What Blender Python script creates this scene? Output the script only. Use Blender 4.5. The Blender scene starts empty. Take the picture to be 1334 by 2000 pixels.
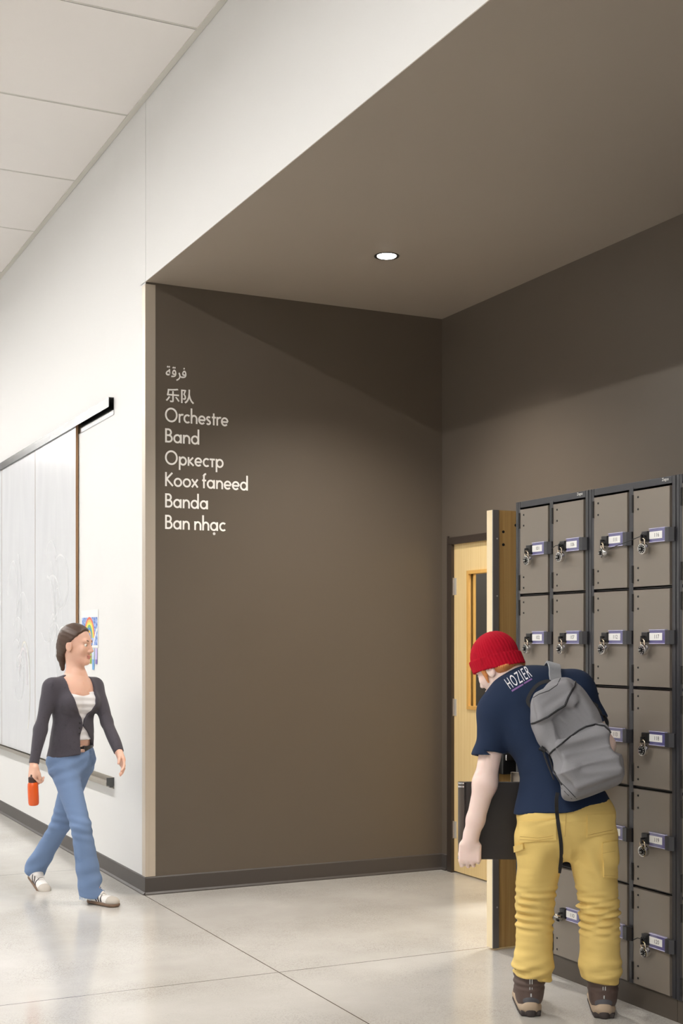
import bpy, bmesh, math, random
import numpy as np
from mathutils import Vector, Matrix
from mathutils.bvhtree import BVHTree

random.seed(7)
SC = bpy.context.scene
COL = SC.collection
PI = math.pi

# ------------------------------------------------------------------ camera
FPX, CXP, HOR, EYE = 2551.0, 667.0, 1256.0, 1.5
SN, CS = 0.4383, 0.8988
cam_d = bpy.data.cameras.new('camera')
cam_d.sensor_fit = 'AUTO'; cam_d.sensor_width = 36.0
cam_d.lens = FPX * 36.0 / 2000.0
cam_d.shift_y = (HOR - 1000.0) / 2000.0
cam_d.clip_start = 0.05; cam_d.clip_end = 100
cam = bpy.data.objects.new('camera', cam_d); COL.objects.link(cam)
cam.location = (0, 0, EYE)
cam.rotation_euler = (PI / 2, 0, -math.atan2(SN, CS))
SC.camera = cam

# ------------------------------------------------------------------ light
w = bpy.data.worlds.new('world'); SC.world = w; w.use_nodes = True
bg = w.node_tree.nodes['Background']
bg.inputs[0].default_value = (1.0, 0.99, 0.98, 1); bg.inputs[1].default_value = 0.4
SC.view_settings.view_transform = 'Standard'; SC.view_settings.look = 'None'
SC.view_settings.gamma = 1.0; SC.view_settings.use_curve_mapping = False
SC.view_settings.exposure = 0.0
SC.cycles.use_denoising = True
SC.cycles.max_bounces = 8; SC.cycles.diffuse_bounces = 4; SC.cycles.glossy_bounces = 4
SC.cycles.sample_clamp_indirect = 6.0

CORRIDOR_LIGHT = 80.0      # emission of the linear corridor fixtures
DOWN_W = 40.0              # recessed downlight, watts
ROOM_W = 120.0              # unseen light added to brighten the room behind the door


# ------------------------------------------------------------------ helpers
def P(px, py, z):
    """photo pixel at a depth (metres along the view axis) -> world point"""
    x = (px - CXP) / FPX * z; u = (HOR - py) / FPX * z
    return Vector((CS * x + SN * z, -SN * x + CS * z, EYE + u))

RIGHT = Vector((CS, -SN, 0)); FWD = Vector((SN, CS, 0)); UP = Vector((0, 0, 1))

def V(*a): return Vector(a)

def lin(c):
    c = c / 255.0
    return c / 12.92 if c <= 0.04045 else ((c + 0.055) / 1.055) ** 2.4

def rgb(r, g, b): return (lin(r), lin(g), lin(b), 1.0)

MATS = {}
def mat(name, col, rough=0.5, metal=0.0, var=0.0, vscale=8.0, bump=0.0, bscale=60.0, stretch=None,
        sheen=0.0, coat=0.0, emit=None, estr=0.0, trans=0.0, spec=None, aniso=0.0, dark=None, sss=0.0, crease=None):
    if name in MATS: return MATS[name]
    m = bpy.data.materials.new(name); m.use_nodes = True
    nt = m.node_tree; N = nt.nodes; L = nt.links
    b = N['Principled BSDF']
    b.inputs['Roughness'].default_value = rough; b.inputs['Metallic'].default_value = metal
    b.inputs['Base Color'].default_value = col
    if sheen: b.inputs['Sheen Weight'].default_value = sheen
    if coat: b.inputs['Coat Weight'].default_value = coat; b.inputs['Coat Roughness'].default_value = 0.08
    if trans: b.inputs['Transmission Weight'].default_value = trans
    if spec is not None: b.inputs['Specular IOR Level'].default_value = spec
    if aniso: b.inputs['Anisotropic'].default_value = aniso
    if sss:
        b.inputs['Subsurface Weight'].default_value = sss
        b.inputs['Subsurface Radius'].default_value = (0.01, 0.004, 0.002)
    if emit:
        b.inputs['Emission Color'].default_value = emit; b.inputs['Emission Strength'].default_value = estr
    if var or bump:
        tc = N.new('ShaderNodeTexCoord'); mp = N.new('ShaderNodeMapping')
        L.new(tc.outputs['Object'], mp.inputs['Vector'])
        if stretch: mp.inputs['Scale'].default_value = stretch
    if var:
        n = N.new('ShaderNodeTexNoise'); n.inputs['Scale'].default_value = vscale
        n.inputs['Detail'].default_value = 5
        L.new(mp.outputs['Vector'], n.inputs['Vector'])
        r = N.new('ShaderNodeMapRange'); r.inputs['From Min'].default_value = 0.25; r.inputs['From Max'].default_value = 0.4
        L.new(n.outputs['Fac'], r.inputs['Value'])
        mx = N.new('ShaderNodeMix'); mx.data_type = 'RGBA'
        d = dark if dark else tuple(c * (1 - var) for c in col[:3]) + (1,)
        mx.inputs['A'].default_value = d
        mx.inputs['B'].default_value = tuple(min(1, c * (1 + var * 0.6)) for c in col[:3]) + (1,) if not dark else col
        L.new(r.outputs['Result'], mx.inputs['Factor']); L.new(mx.outputs['Result'], b.inputs['Base Color'])
    if bump:
        n2 = N.new('ShaderNodeTexNoise'); n2.inputs['Scale'].default_value = bscale; n2.inputs['Detail'].default_value = 3
        L.new(mp.outputs['Vector'], n2.inputs['Vector'])
        bp = N.new('ShaderNodeBump'); bp.inputs['Strength'].default_value = bump; bp.inputs['Distance'].default_value = 0.004
        L.new(n2.outputs['Fac'], bp.inputs['Height']); L.new(bp.outputs['Normal'], b.inputs['Normal'])
    if crease:
        sc, amt, st = crease
        tc = N.new('ShaderNodeTexCoord'); mp = N.new('ShaderNodeMapping'); mp.inputs['Scale'].default_value = st
        L.new(tc.outputs['Object'], mp.inputs['Vector'])
        n3 = N.new('ShaderNodeTexNoise'); n3.noise_type = 'RIDGED_MULTIFRACTAL'; n3.inputs['Scale'].default_value = sc
        n3.inputs['Detail'].default_value = 2.5; n3.inputs['Distortion'].default_value = .5
        L.new(mp.outputs['Vector'], n3.inputs['Vector'])
        bq = N.new('ShaderNodeBump'); bq.inputs['Strength'].default_value = amt; bq.inputs['Distance'].default_value = 0.012
        L.new(n3.outputs['Fac'], bq.inputs['Height'])
        prev = b.inputs['Normal'].links[0].from_socket if b.inputs['Normal'].links else None
        if prev: L.new(prev, bq.inputs['Normal'])
        L.new(bq.outputs['Normal'], b.inputs['Normal'])
    MATS[name] = m
    return m

def tag(o, label=None, cat=None, group=None, kind=None):
    if label: o['label'] = label
    if cat: o['category'] = cat
    if group: o['group'] = group
    if kind: o['kind'] = kind
    return o

def empty(name, loc, rz=0.0):
    o = bpy.data.objects.new(name, None); COL.objects.link(o)
    o.location = loc; o.rotation_euler = (0, 0, rz); o.empty_display_size = 0.05
    return o

class MB:
    """collects shapes (coordinates relative to the thing's origin) into one mesh"""
    def __init__(s): s.bm = bmesh.new(); s.mi = 0
    def _set(s, fs):
        for f in fs: f.material_index = s.mi
    def box(s, a, b, bev=0.0, M=None):
        lo = [min(a[i], b[i]) for i in range(3)]; hi = [max(a[i], b[i]) for i in range(3)]
        vs = [s.bm.verts.new((x, y, z)) for x in (lo[0], hi[0]) for y in (lo[1], hi[1]) for z in (lo[2], hi[2])]
        q = [(0, 1, 3, 2), (4, 6, 7, 5), (0, 4, 5, 1), (2, 3, 7, 6), (0, 2, 6, 4), (1, 5, 7, 3)]
        fs = [s.bm.faces.new([vs[i] for i in f]) for f in q]; s._set(fs)
        if bev:
            es = list({e for f in fs for e in f.edges})
            r = bmesh.ops.bevel(s.bm, geom=es, offset=bev, segments=2, affect='EDGES', profile=0.6, material=s.mi)
            vs = list({v for f in r['faces'] for v in f.verts} | {v for v in vs if v.is_valid})
        if M is not None:
            for v in vs: v.co = M @ v.co
        return s
    def poly(s, pts):
        f = s.bm.faces.new([s.bm.verts.new(p) for p in pts]); s._set([f]); return s
    def prism(s, pts, d):
        """closed polygon extruded along vector d"""
        d = Vector(d); n = len(pts)
        a = [s.bm.verts.new(p) for p in pts]; b = [s.bm.verts.new(Vector(p) + d) for p in pts]
        fs = [s.bm.faces.new(a), s.bm.faces.new(b[::-1])]
        for i in range(n):
            j = (i + 1) % n; fs.append(s.bm.faces.new([a[j], a[i], b[i], b[j]]))
        s._set(fs); bmesh.ops.recalc_face_normals(s.bm, faces=fs); return s
    def lathe(s, prof, seg=24, M=None, cap=True):
        """prof: list of (r, h) turned round z"""
        rings = []
        for r, h in prof:
            ring = []
            for i in range(seg):
                t = 2 * PI * i / seg
                c = Vector((r * math.cos(t), r * math.sin(t), h))
                ring.append(s.bm.verts.new(M @ c if M is not None else c))
            rings.append(ring)
        fs = []
        for a, b in zip(rings, rings[1:]):
            for i in range(seg):
                j = (i + 1) % seg; fs.append(s.bm.faces.new([a[i], a[j], b[j], b[i]]))
        if cap:
            fs.append(s.bm.faces.new(rings[0][::-1])); fs.append(s.bm.faces.new(rings[-1]))
        s._set(fs); bmesh.ops.recalc_face_normals(s.bm, faces=fs); return s
    def cyl(s, a, b, r, r2=None, seg=16):
        a, b = Vector(a), Vector(b); d = b - a
        M = Matrix.Translation(a) @ d.to_track_quat('Z', 'Y').to_matrix().to_4x4()
        return s.lathe([(r, 0), (r2 if r2 is not None else r, d.length)], seg, M)
    def tube(s, pts, r, seg=8, flat=None, closed=False, nrm=None):
        """tube (or flat strap when flat=(width, thick) and nrm gives normals) along points"""
        pts = [Vector(p) for p in pts]; n = len(pts); rings = []; prev = None
        for i, p in enumerate(pts):
            if closed: t = pts[(i + 1) % n] - pts[i - 1]
            else: t = pts[min(i + 1, n - 1)] - pts[max(i - 1, 0)]
            t.normalize()
            if nrm is not None: u = Vector(nrm[i])
            else:
                u = prev if prev is not None else (Vector((0, 0, 1)) if abs(t.z) < 0.9 else Vector((1, 0, 0)))
            u = u - t * u.dot(t); u.normalize(); prev = u
            v = t.cross(u); rad = r[i] if isinstance(r, (list, tuple)) else r
            ring = []
            if flat:
                w2, h2 = flat[0] / 2, flat[1] / 2
                for a, b in ((-w2, -h2), (w2, -h2), (w2, h2), (-w2, h2)): ring.append(s.bm.verts.new(p + v * a + u * b))
            else:
                for k in range(seg):
                    q = 2 * PI * k / seg; ring.append(s.bm.verts.new(p + u * (rad * math.cos(q)) + v * (rad * math.sin(q))))
            rings.append(ring)
        fs = []; m = len(rings[0])
        for i in range(n if closed else n - 1):
            a, b = rings[i], rings[(i + 1) % n]
            for k in range(m):
                j = (k + 1) % m; fs.append(s.bm.faces.new([a[k], a[j], b[j], b[k]]))
        if not closed:
            fs.append(s.bm.faces.new(rings[0][::-1])); fs.append(s.bm.faces.new(rings[-1]))
        s._set(fs); bmesh.ops.recalc_face_normals(s.bm, faces=fs); return s
    def ball(s, c, r, seg=12, M=None):
        c = Vector(c); rr = r if isinstance(r, (tuple, list)) else (r, r, r)
        n = seg; prof = [(math.sin(PI * i / n), -math.cos(PI * i / n)) for i in range(1, n)]
        T = Matrix.Translation(c) @ (M.to_4x4() if M is not None else Matrix.Identity(4)) @ Matrix.Diagonal((rr[0], rr[1], rr[2], 1))
        return s.lathe(prof, seg * 2, T)
    def mesh_from(s, vs, fs):
        a = [s.bm.verts.new(v) for v in vs]
        s._set([s.bm.faces.new([a[i] for i in f]) for f in fs]); return s
    def build(s, name, mats, parent=None, loc=None, smooth=None):
        me = bpy.data.meshes.new(name); s.bm.to_mesh(me); s.bm.free()
        for m in (mats if isinstance(mats, (list, tuple)) else [mats]): me.materials.append(m)
        o = bpy.data.objects.new(name, me); COL.objects.link(o)
        if parent is not None: o.parent = parent
        if loc is not None: o.location = loc
        if smooth is not None:
            me.polygons.foreach_set('use_smooth', [True] * len(me.polygons))
            try: me.set_sharp_from_angle(angle=math.radians(smooth))
            except Exception: pass
        return o

def copy_tree(o, parent=None):
    c = o.copy(); COL.objects.link(c)
    if parent is not None: c.parent = parent
    for ch in list(o.children): copy_tree(ch, c)
    return c

def text_mesh(body, size, font=None, ext=0.0, align='CENTER', spacing=1.0, bold=0.0):
    """font glyphs as (verts, faces) in the xy plane"""
    cu = bpy.data.curves.new('lettering', 'FONT'); cu.body = body; cu.size = size
    cu.align_x = align; cu.align_y = 'CENTER' if align == 'CENTER' else 'BOTTOM_BASELINE'
    cu.extrude = ext; cu.space_character = spacing; cu.resolution_u = 4; cu.offset = bold
    if font: cu.font = font
    o = bpy.data.objects.new('lettering', cu); COL.objects.link(o)
    me = bpy.data.meshes.new_from_object(o)
    vs = [v.co.copy() for v in me.vertices]; fs = [tuple(p.vertices) for p in me.polygons]
    bpy.data.objects.remove(o); bpy.data.curves.remove(cu); bpy.data.meshes.remove(me)
    return vs, fs
# ------------------------------------------------------------------ materials of the place
M_white = mat('white_wall_paint', rgb(227, 227, 226), 0.55, var=0.012, vscale=1.5, bump=0.03, bscale=350)
M_header = M_white
M_dark = mat('dark_brown_wall_paint', rgb(95, 86, 76), 0.40, var=0.03, vscale=1.2, bump=0.05, bscale=300)
M_soffit = mat('soffit_brown_lit', rgb(163, 153, 141), 0.5, var=0.02, vscale=1.2)  # wall brown made lighter, standing in for upward light that falls short
M_ceil = mat('ceiling_tile', rgb(236, 232, 229), 0.85, var=0.012, vscale=3, bump=0.05, bscale=400)
M_ceilgrid = mat('ceiling_grid_metal', rgb(205, 202, 194), 0.5)
M_gap = mat('gap_black', rgb(30, 28, 26), 0.8)
M_base = mat('rubber_base', rgb(72, 67, 64), 0.45, var=0.08, vscale=5)
M_steel = mat('brushed_stainless', rgb(216, 206, 192), 0.42, 0.75, var=0.05, vscale=30, stretch=(1, 1, 0.02))
M_alu = mat('polished_aluminium', rgb(98, 98, 97), 0.25, 1.0, var=0.06, vscale=12, stretch=(1, .2, 1))
M_frame = mat('door_frame_paint', rgb(58, 49, 43), 0.4)
M_grey = mat('grey_room_paint', rgb(175, 171, 158), 0.6, var=0.02)
M_black = mat('black_metal', rgb(28, 27, 28), 0.4)
M_chrome = mat('chrome', rgb(225, 225, 225), 0.08, 1.0)
M_satin = mat('satin_nickel', rgb(222, 218, 212), 0.35, 0.55)

def wood(name, c1, c2, rough=0.35):
    m = mat(name, c1, rough)
    nt = m.node_tree; N = nt.nodes; L = nt.links; b = N['Principled BSDF']
    tc = N.new('ShaderNodeTexCoord'); mp = N.new('ShaderNodeMapping'); mp.inputs['Scale'].default_value = (60, 60, 0.9)
    L.new(tc.outputs['Object'], mp.inputs['Vector'])
    n = N.new('ShaderNodeTexNoise'); n.inputs['Scale'].default_value = 1.6; n.inputs['Detail'].default_value = 8
    n.inputs['Distortion'].default_value = 0.4
    L.new(mp.outputs['Vector'], n.inputs['Vector'])
    r = N.new('ShaderNodeMapRange'); r.inputs['From Min'].default_value = 0.3; r.inputs['From Max'].default_value = 0.7
    L.new(n.outputs['Fac'], r.inputs['Value'])
    mx = N.new('ShaderNodeMix'); mx.data_type = 'RGBA'; mx.inputs['A'].default_value = c2; mx.inputs['B'].default_value = c1
    L.new(r.outputs['Result'], mx.inputs['Factor']); L.new(mx.outputs['Result'], b.inputs['Base Color'])
    return m
M_maple = wood('maple_veneer', rgb(238, 212, 158), rgb(226, 196, 138))
M_maple_edge = wood('maple_edge', rgb(246, 230, 196), rgb(240, 220, 180))
M_maple_trim = wood('maple_trim', rgb(226, 180, 104), rgb(212, 162, 86))
M_maple_shaded = wood('maple_veneer_shaded', rgb(206, 168, 108), rgb(182, 142, 84))  # same maple, darkened in colour for the weaker light on the open leaf

# polished concrete with saw-cut joints
def concrete():
    m = mat('polished_concrete', rgb(186, 180, 170), 0.2)
    nt = m.node_tree; N = nt.nodes; L = nt.links; b = N['Principled BSDF']
    b.inputs['Specular IOR Level'].default_value = 0.6
    tc = N.new('ShaderNodeTexCoord')
    def noise(sc, det=4, rough=0.5):
        n = N.new('ShaderNodeTexNoise'); n.inputs['Scale'].default_value = sc; n.inputs['Detail'].default_value = det
        n.inputs['Roughness'].default_value = rough
        L.new(tc.outputs['Object'], n.inputs['Vector']); return n.outputs['Fac']
    def rng(v, a, b_, c, d):
        r = N.new('ShaderNodeMapRange')
        for k, x in zip(('From Min', 'From Max', 'To Min', 'To Max'), (a, b_, c, d)): r.inputs[k].default_value = x
        L.new(v, r.inputs['Value']); return r.outputs['Result']
    def mix(f, a, c):
        x = N.new('ShaderNodeMix'); x.data_type = 'RGBA'
        L.new(f, x.inputs['Factor'])
        for s, q in (('A', a), ('B', c)):
            if isinstance(q, tuple): x.inputs[s].default_value = q
            else: L.new(q, x.inputs[s])
        return x.outputs['Result']
    big = rng(noise(0.9, 5, 0.6), 0.3, 0.7, 0, 1)
    c = mix(big, rgb(184, 180, 173), rgb(212, 209, 204))
    sp = N.new('ShaderNodeTexVoronoi'); sp.inputs['Scale'].default_value = 240
    L.new(tc.outputs['Object'], sp.inputs['Vector'])
    wsep = N.new('ShaderNodeSeparateColor'); L.new(sp.outputs['Color'], wsep.inputs['Color'])
    dark = rng(wsep.outputs['Red'], 0.55, 0.95, 0.0, 1.0)
    patch = rng(noise(1.7, 3), 0.42, 0.62, 0.04, 0.34)
    mm = N.new('ShaderNodeMath'); mm.operation = 'MULTIPLY'; L.new(dark, mm.inputs[0]); L.new(patch, mm.inputs[1])
    c = mix(mm.outputs[0], c, rgb(112, 104, 92))
    # joints
    sx = N.new('ShaderNodeSeparateXYZ'); L.new(tc.outputs['Object'], sx.inputs['Vector'])
    def near(sock, val, wd):
        a = N.new('ShaderNodeMath'); a.operation = 'SUBTRACT'; L.new(sock, a.inputs[0]); a.inputs[1].default_value = val
        q = N.new('ShaderNodeMath'); q.operation = 'ABSOLUTE'; L.new(a.outputs[0], q.inputs[0])
        l = N.new('ShaderNodeMath'); l.operation = 'LESS_THAN'; L.new(q.outputs[0], l.inputs[0]); l.inputs[1].default_value = wd
        return l.outputs[0]
    js = [near(sx.outputs['X'], 2.352, 0.0028)] + [near(sx.outputs['Y'], y, 0.0028) for y in (5.475, 8.54, 11.6, 2.41, 14.7)]
    cur = js[0]
    for j in js[1:]:
        a = N.new('ShaderNodeMath'); a.operation = 'MAXIMUM'; L.new(cur, a.inputs[0]); L.new(j, a.inputs[1]); cur = a.outputs[0]
    c = mix(cur, c, rgb(92, 82, 72))
    L.new(c, b.inputs['Base Color'])
    L.new(rng(noise(3, 4), 0.3, 0.7, 0.11, 0.2), b.inputs['Roughness'])
    bp = N.new('ShaderNodeBump'); bp.inputs['Strength'].default_value = 0.012; bp.inputs['Distance'].default_value = 0.004
    L.new(noise(90, 3), bp.inputs['Height']); L.new(bp.outputs['Normal'], b.inputs['Normal'])
    return m
M_floor = concrete()

# ------------------------------------------------------------------ the shell
XF, YS, XB = 2.36, 7.5, 4.40          # corridor wall plane, recess side wall, recess back wall
HS, HC = 3.65, 4.73                   # soffit and corridor ceiling heights
YA, YZ, XW = -5.0, 24.0, -3.0

def struct(name, mb, m, label, cat, smooth=None):
    o = mb.build(name, m, smooth=smooth); tag(o, label, cat, kind='structure'); return o

struct('floor', MB().box((XW - .3, YA, -0.12), (7.2, YZ, 0)), M_floor, 'pale polished concrete floor with saw cut joints', 'floor')
mb = MB(); mb.box((XF, YS + .0025, 0), (XF + .14, YZ, HC + .1))
struct('wall_left', mb, M_white, 'white corridor wall left of the brown recess, with whiteboards', 'wall')
mb = MB(); mb.box((XF, YA, HS + .004), (XF + .14, YS - .0025, HC + .1)); mb.mi = 1
mb.box((XF + .01, YS - .004, HS), (XF + .1, YS + .004, HC + .05))
struct('wall_header', mb, [M_white, M_gap], 'white header wall above the recess opening', 'wall')
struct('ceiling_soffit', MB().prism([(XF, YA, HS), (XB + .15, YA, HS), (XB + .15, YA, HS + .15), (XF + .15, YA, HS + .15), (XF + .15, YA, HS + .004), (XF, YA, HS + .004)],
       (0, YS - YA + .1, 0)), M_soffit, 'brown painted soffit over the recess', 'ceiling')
struct('wall_side', MB().box((XF + .001, YS, 0), (XB + .15, YS + .15, HS)), M_dark, 'dark brown end wall of the recess, lettered in white', 'wall')
DY0, DY1, DH = 5.50, 7.405, 2.19      # rough opening
mb = MB(); mb.box((XB, YA, 0), (XB + .15, DY0, HS)); mb.box((XB, DY1, 0), (XB + .15, YS, HS)); mb.box((XB, DY0, DH), (XB + .15, DY1, HS))
struct('wall_back', mb, M_dark, 'dark brown back wall behind the lockers and the doors', 'wall')
# corridor's other side, out of the frame, closes the place
struct('wall_opposite', MB().box((XW - .15, YA, 0), (XW, YZ, HC + .1)), M_white, 'white wall on the far side of the corridor', 'wall')
# corridor ceiling: lay-in panels with narrow tees
mb = MB(); mb.mi = 1; mb.box((XW, YA, HC + .02), (XF, YZ, HC + .08)); mb.mi = 0
ys = [6.515 + 1.255 * k for k in range(-10, 15)]
LX0, LX1 = -.645, -.455                  # slot of the linear fixtures
for y0, y1 in zip(ys, ys[1:]):
    for a, b in ((XF - 2.44, XF - .035), (XW, LX0 - .005)):
        if b > a: mb.box((max(a, LX1 + .005), y0 + .004, HC), (b, y1 - .004, HC + .03)) if a > LX1 else mb.box((a if a == XW else LX1 + .005, y0 + .004, HC), (b, y1 - .004, HC + .03))
mb.mi = 2
for y in ys: mb.box((XW, y - .018, HC - .001), (XF - .03, y - .004, HC + .02))
struct('ceiling', mb, [M_ceil, M_gap, M_ceilgrid], 'pale corridor ceiling of large lay in panels', 'ceiling')
mb = MB(); mb.box((XF - .036, YA, HC - .006), (XF - .001, YZ, HC + .02), .002)
struct('trim_1', mb, M_ceilgrid, 'pale metal angle along the corridor ceiling edge', 'trim')
# rubber bases with a small toe
def base(name, pts, lab):
    mb = MB()
    for (a, b, n) in pts:
        a, b, n = Vector(a), Vector(b), Vector(n)
        mb.prism([a, a + n * .016, a + n * .016 + UP * .006, a + n * .006 + UP * .016, a + n * .005 + UP * .1, a + UP * .107], b - a)
    struct(name, mb, M_base, lab, 'baseboard')
base('baseboard_left', [((XF, YS - .005, 0), (XF, YZ, 0), (-1, 0, 0))], 'dark grey rubber baseboard under the white corridor wall')
base('baseboard_side', [((XF - .005, YS, 0), (XB, YS, 0), (0, -1, 0))], 'dark grey rubber baseboard under the lettered brown wall')
base('baseboard_back', [((XB, DY1 + .03, 0), (XB, YS, 0), (-1, 0, 0)), ((XB, YA, 0), (XB, DY0 - .03, 0), (-1, 0, 0))], 'short dark rubber baseboard beside the hinged door')
# stainless corner guard
mb = MB(); zt = HS - .012
mb.prism([(XF - .003, YS - .003, .108), (XF + .06, YS - .003, .108), (XF + .06, YS - .0002, .108), (XF - .0002, YS - .0002, .108), (XF - .0002, YS + .06, .108), (XF - .003, YS + .06, .108)], (0, 0, zt - .108))
struct('trim_2', mb, M_steel, 'stainless steel corner guard on the wall corner', 'trim')

# ------------------------------------------------------------------ the room behind the doors
mb = MB(); mb.box((XB + .15, 8.0, 0), (7.2, 8.15, 3)); mb.box((7.05, 3.5, 0), (7.2, 8.0, 3)); mb.box((XB + .15, 3.5, 0), (7.05, 3.65, 3))
struct('wall_rear', mb, M_grey, 'grey wall of the room seen through the door glass', 'wall')
struct('ceiling_room', MB().box((XB + .15, 3.5, 2.9), (7.2, 8.15, 3.05)), M_ceil, 'ceiling of the room behind the doors', 'ceiling')
struct('trim_3', MB().box((XB + .15, 7.84, 0), (4.97, 8.0, 2.9)), M_black, 'dark pier seen through the door glass', 'trim')
ld = bpy.data.lights.new('room_fill_light', 'AREA'); ld.energy = ROOM_W; ld.size = 0.6; ld.color = (1, .95, .86)  # added light without a fixture, keeps the wall behind the glass from going black
lo = bpy.data.objects.new('room_fill_light', ld); COL.objects.link(lo); lo.location = (5.8, 6.6, 2.85)

# ------------------------------------------------------------------ doors
fr = MB()
fr.box((XB - .012, DY1 - .0, 0), (XB + .16, DY1 + .012, DH + .012)); fr.box((XB - .012, DY1 - .045, 0), (XB + .16, DY1, DH - .04))
fr.box((XB - .012, DY0, 0), (XB + .16, DY0 + .045, DH - .04)); fr.box((XB - .012, DY0, DH - .045), (XB + .16, DY1, DH))
struct('trim_4', fr, M_frame, 'dark brown steel door frame in the back wall', 'door frame')
DT = 2.14
d1 = empty('door_1', (XB + .01, 7.36, .01)); tag(d1, 'closed pale maple door leaf with a narrow glass light', 'door', kind='structure')
LW = .915; a0, a1, z0, z1 = -.64, -.165, 1.065, 1.955     # glass light (local y, z)
mb = MB()
mb.box((0, -LW, 0), (.045, a0, DT)); mb.box((0, a1, 0), (.045, 0, DT)); mb.box((0, a0, 0), (.045, a1, z0)); mb.box((0, a0, z1), (.045, a1, DT))
mb.build('leaf', M_maple, d1)
mb = MB(); t = .022
for x0, x1 in ((-.008, .012), (.033, .053)):
    mb.box((x0, a0, z0), (x1, a0 + t, z1)); mb.box((x0, a1 - t, z0), (x1, a1, z1)); mb.box((x0, a0 + t, z0), (x1, a1 - t, z0 + t)); mb.box((x0, a0 + t, z1 - t), (x1, a1 - t, z1))
mb.build('glazing_frame', M_maple_trim, d1)
M_glass = mat('clear_glass', (0.92, 0.94, 0.92, 1), 0.02, trans=1.0)
mb = MB(); mb.box((.020, a0, z0), (.026, a1, z1)); mb.build('glass_pane', M_glass, d1)
for z in (.27, 1.07, 1.86):
    mb = MB(); mb.cyl((-.008, .008, z - .057), (-.008, .008, z + .057), .0085, seg=12)
    for k in (-.058, .058): mb.cyl((-.008, .008, z + k - .003), (-.008, .008, z + k + .003), .007, seg=10)
    mb.box((-.002, -.03, z - .055), (.0, .035, z + .055))
    mb.build('hinge', M_satin, d1, smooth=40)
# open leaf, swung square to the wall
d2 = empty('door_2', (XB - .02, 5.46, .01)); tag(d2, 'open maple door leaf standing edge on beside the lockers', 'door', kind='structure')
LX = -.925
mb = MB(); mb.box((LX + .006, -.055, 0), (0, -.006, DT)); mb.mi = 1; mb.box((LX, -.055, 0), (LX + .006, -.004, DT)); mb.build('leaf', [M_maple_shaded, M_maple_edge], d2)
mb = MB(); mb.box((LX - .001, -.0605, 0), (LX + .004, -.055, DT)); mb.box((LX - .001, -.0625, 0), (LX + .033, -.0605, DT)); mb.mi = 1
for z in (.2, .65, 1.2, 1.72, 2.0): mb.cyl((LX + .022, -.0635, z), (LX + .022, -.0620, z), .004, seg=10)
mb.build('edge_strip', [mat('astragal_metal', rgb(124, 118, 116), .4, .3), M_satin], d2)
for x, z in ((LX + .062, 2.035), (LX + .062, 1.972), (LX + .135, 2.07)):
    mb = MB(); mb.cyl((x, -.058, z), (x, -.054, z), .007, seg=12); mb.build('through_bolt', M_black, d2)
mb = MB(); mb.box((LX + .035, -.095, .85), (LX + .16, -.055, .985), .006); mb.box((LX + .16, -.085, .87), (0, -.055, .95), .004); mb.build('exit_device', M_black, d2)
mb = MB(); mb.box((LX + .045, -.11, .918), (LX + .115, -.09, .948), .005); mb.cyl((LX + .055, -.1, .985), (LX + .1, -.1, .985), .009); mb.build('latch_cover', M_chrome, d2, smooth=40)
mb = MB(); mb.cyl((LX + .115, -.1, .934), (LX + .15, -.1, .934), .012); mb.build('lever', M_black, d2, smooth=40)
mb = MB(); mb.box((LX + .012, -.056, .84), (LX + .036, -.0555, 1.02)); mb.box((LX + .0, -.064, .86), (LX + .028, -.0625, 1.0)); mb.build('strike_plate', M_satin, d2)
for z in (.27, 1.07, 1.86):
    mb = MB(); mb.cyl((.0, .002, z - .057), (.0, .002, z + .057), .0085, seg=12); mb.build('hinge', M_satin, d2, smooth=40)

# ------------------------------------------------------------------ lamps of the place
M_tube = mat('linear_lamp_diffuser', (1, 1, 1, 1), .5, emit=(1.0, .982, .955, 1), estr=CORRIDOR_LIGHT)
M_lamp = mat('downlight_lens', (1, 1, 1, 1), .4, emit=(1.0, .97, .95, 1), estr=14.0)
M_trimring = mat('lamp_trim', rgb(52, 46, 40), .3, .4)
proto = None
for k, y in enumerate([-3.5 + 3.0 * i for i in range(9)]):
    if proto is None:
        proto = empty('linear_ceiling_light', (-.55, y, HC))
        mb = MB(); mb.box((-.09, -1.45, .0), (-.07, 1.45, .05)); mb.box((.07, -1.45, .0), (.09, 1.45, .05)); mb.box((-.09, -1.47, 0), (.09, -1.45, .05)); mb.box((-.09, 1.45, 0), (.09, 1.47, .05)); mb.box((-.09, -1.47, .05), (.09, 1.47, .06))
        mb.build('housing', M_ceilgrid, proto)
        mb = MB(); mb.box((-.07, -1.45, .01), (.07, 1.45, .02)); mb.build('diffuser', M_tube, proto)
        o = proto
    else: o = copy_tree(proto); o.location = (-.55, y, HC)
    tag(o, 'long recessed linear light in the corridor ceiling', 'ceiling light', 'linear lights in the corridor ceiling')
dl = empty('recessed_downlight', (3.405, 6.41, HS)); tag(dl, 'small round lit downlight in the brown soffit', 'ceiling light')
mb = MB(); mb.lathe([(.0536, .004), (.0545, -.001), (.064, -.004), (.069, -.004), (.070, .0), (.070, .006)], 40); 
mb.build('trim_ring', M_trimring, dl, smooth=40)
mb = MB(); mb.lathe([(.001, -.009), (.03, -.0085), (.050, -.005), (.0535, -.002), (.0535, .0), (.001, .0)], 36, cap=False); mb.build('lens', M_lamp, dl, smooth=60)
ld = bpy.data.lights.new('downlight_beam', 'SPOT'); ld.energy = DOWN_W * 6; ld.spot_size = math.radians(120); ld.spot_blend = .9; ld.shadow_soft_size = .05; ld.color = (1, .95, .88)
lo = bpy.data.objects.new('downlight_beam', ld); COL.objects.link(lo); lo.location = (3.405, 6.41, HS - .03); lo.parent = None
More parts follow.
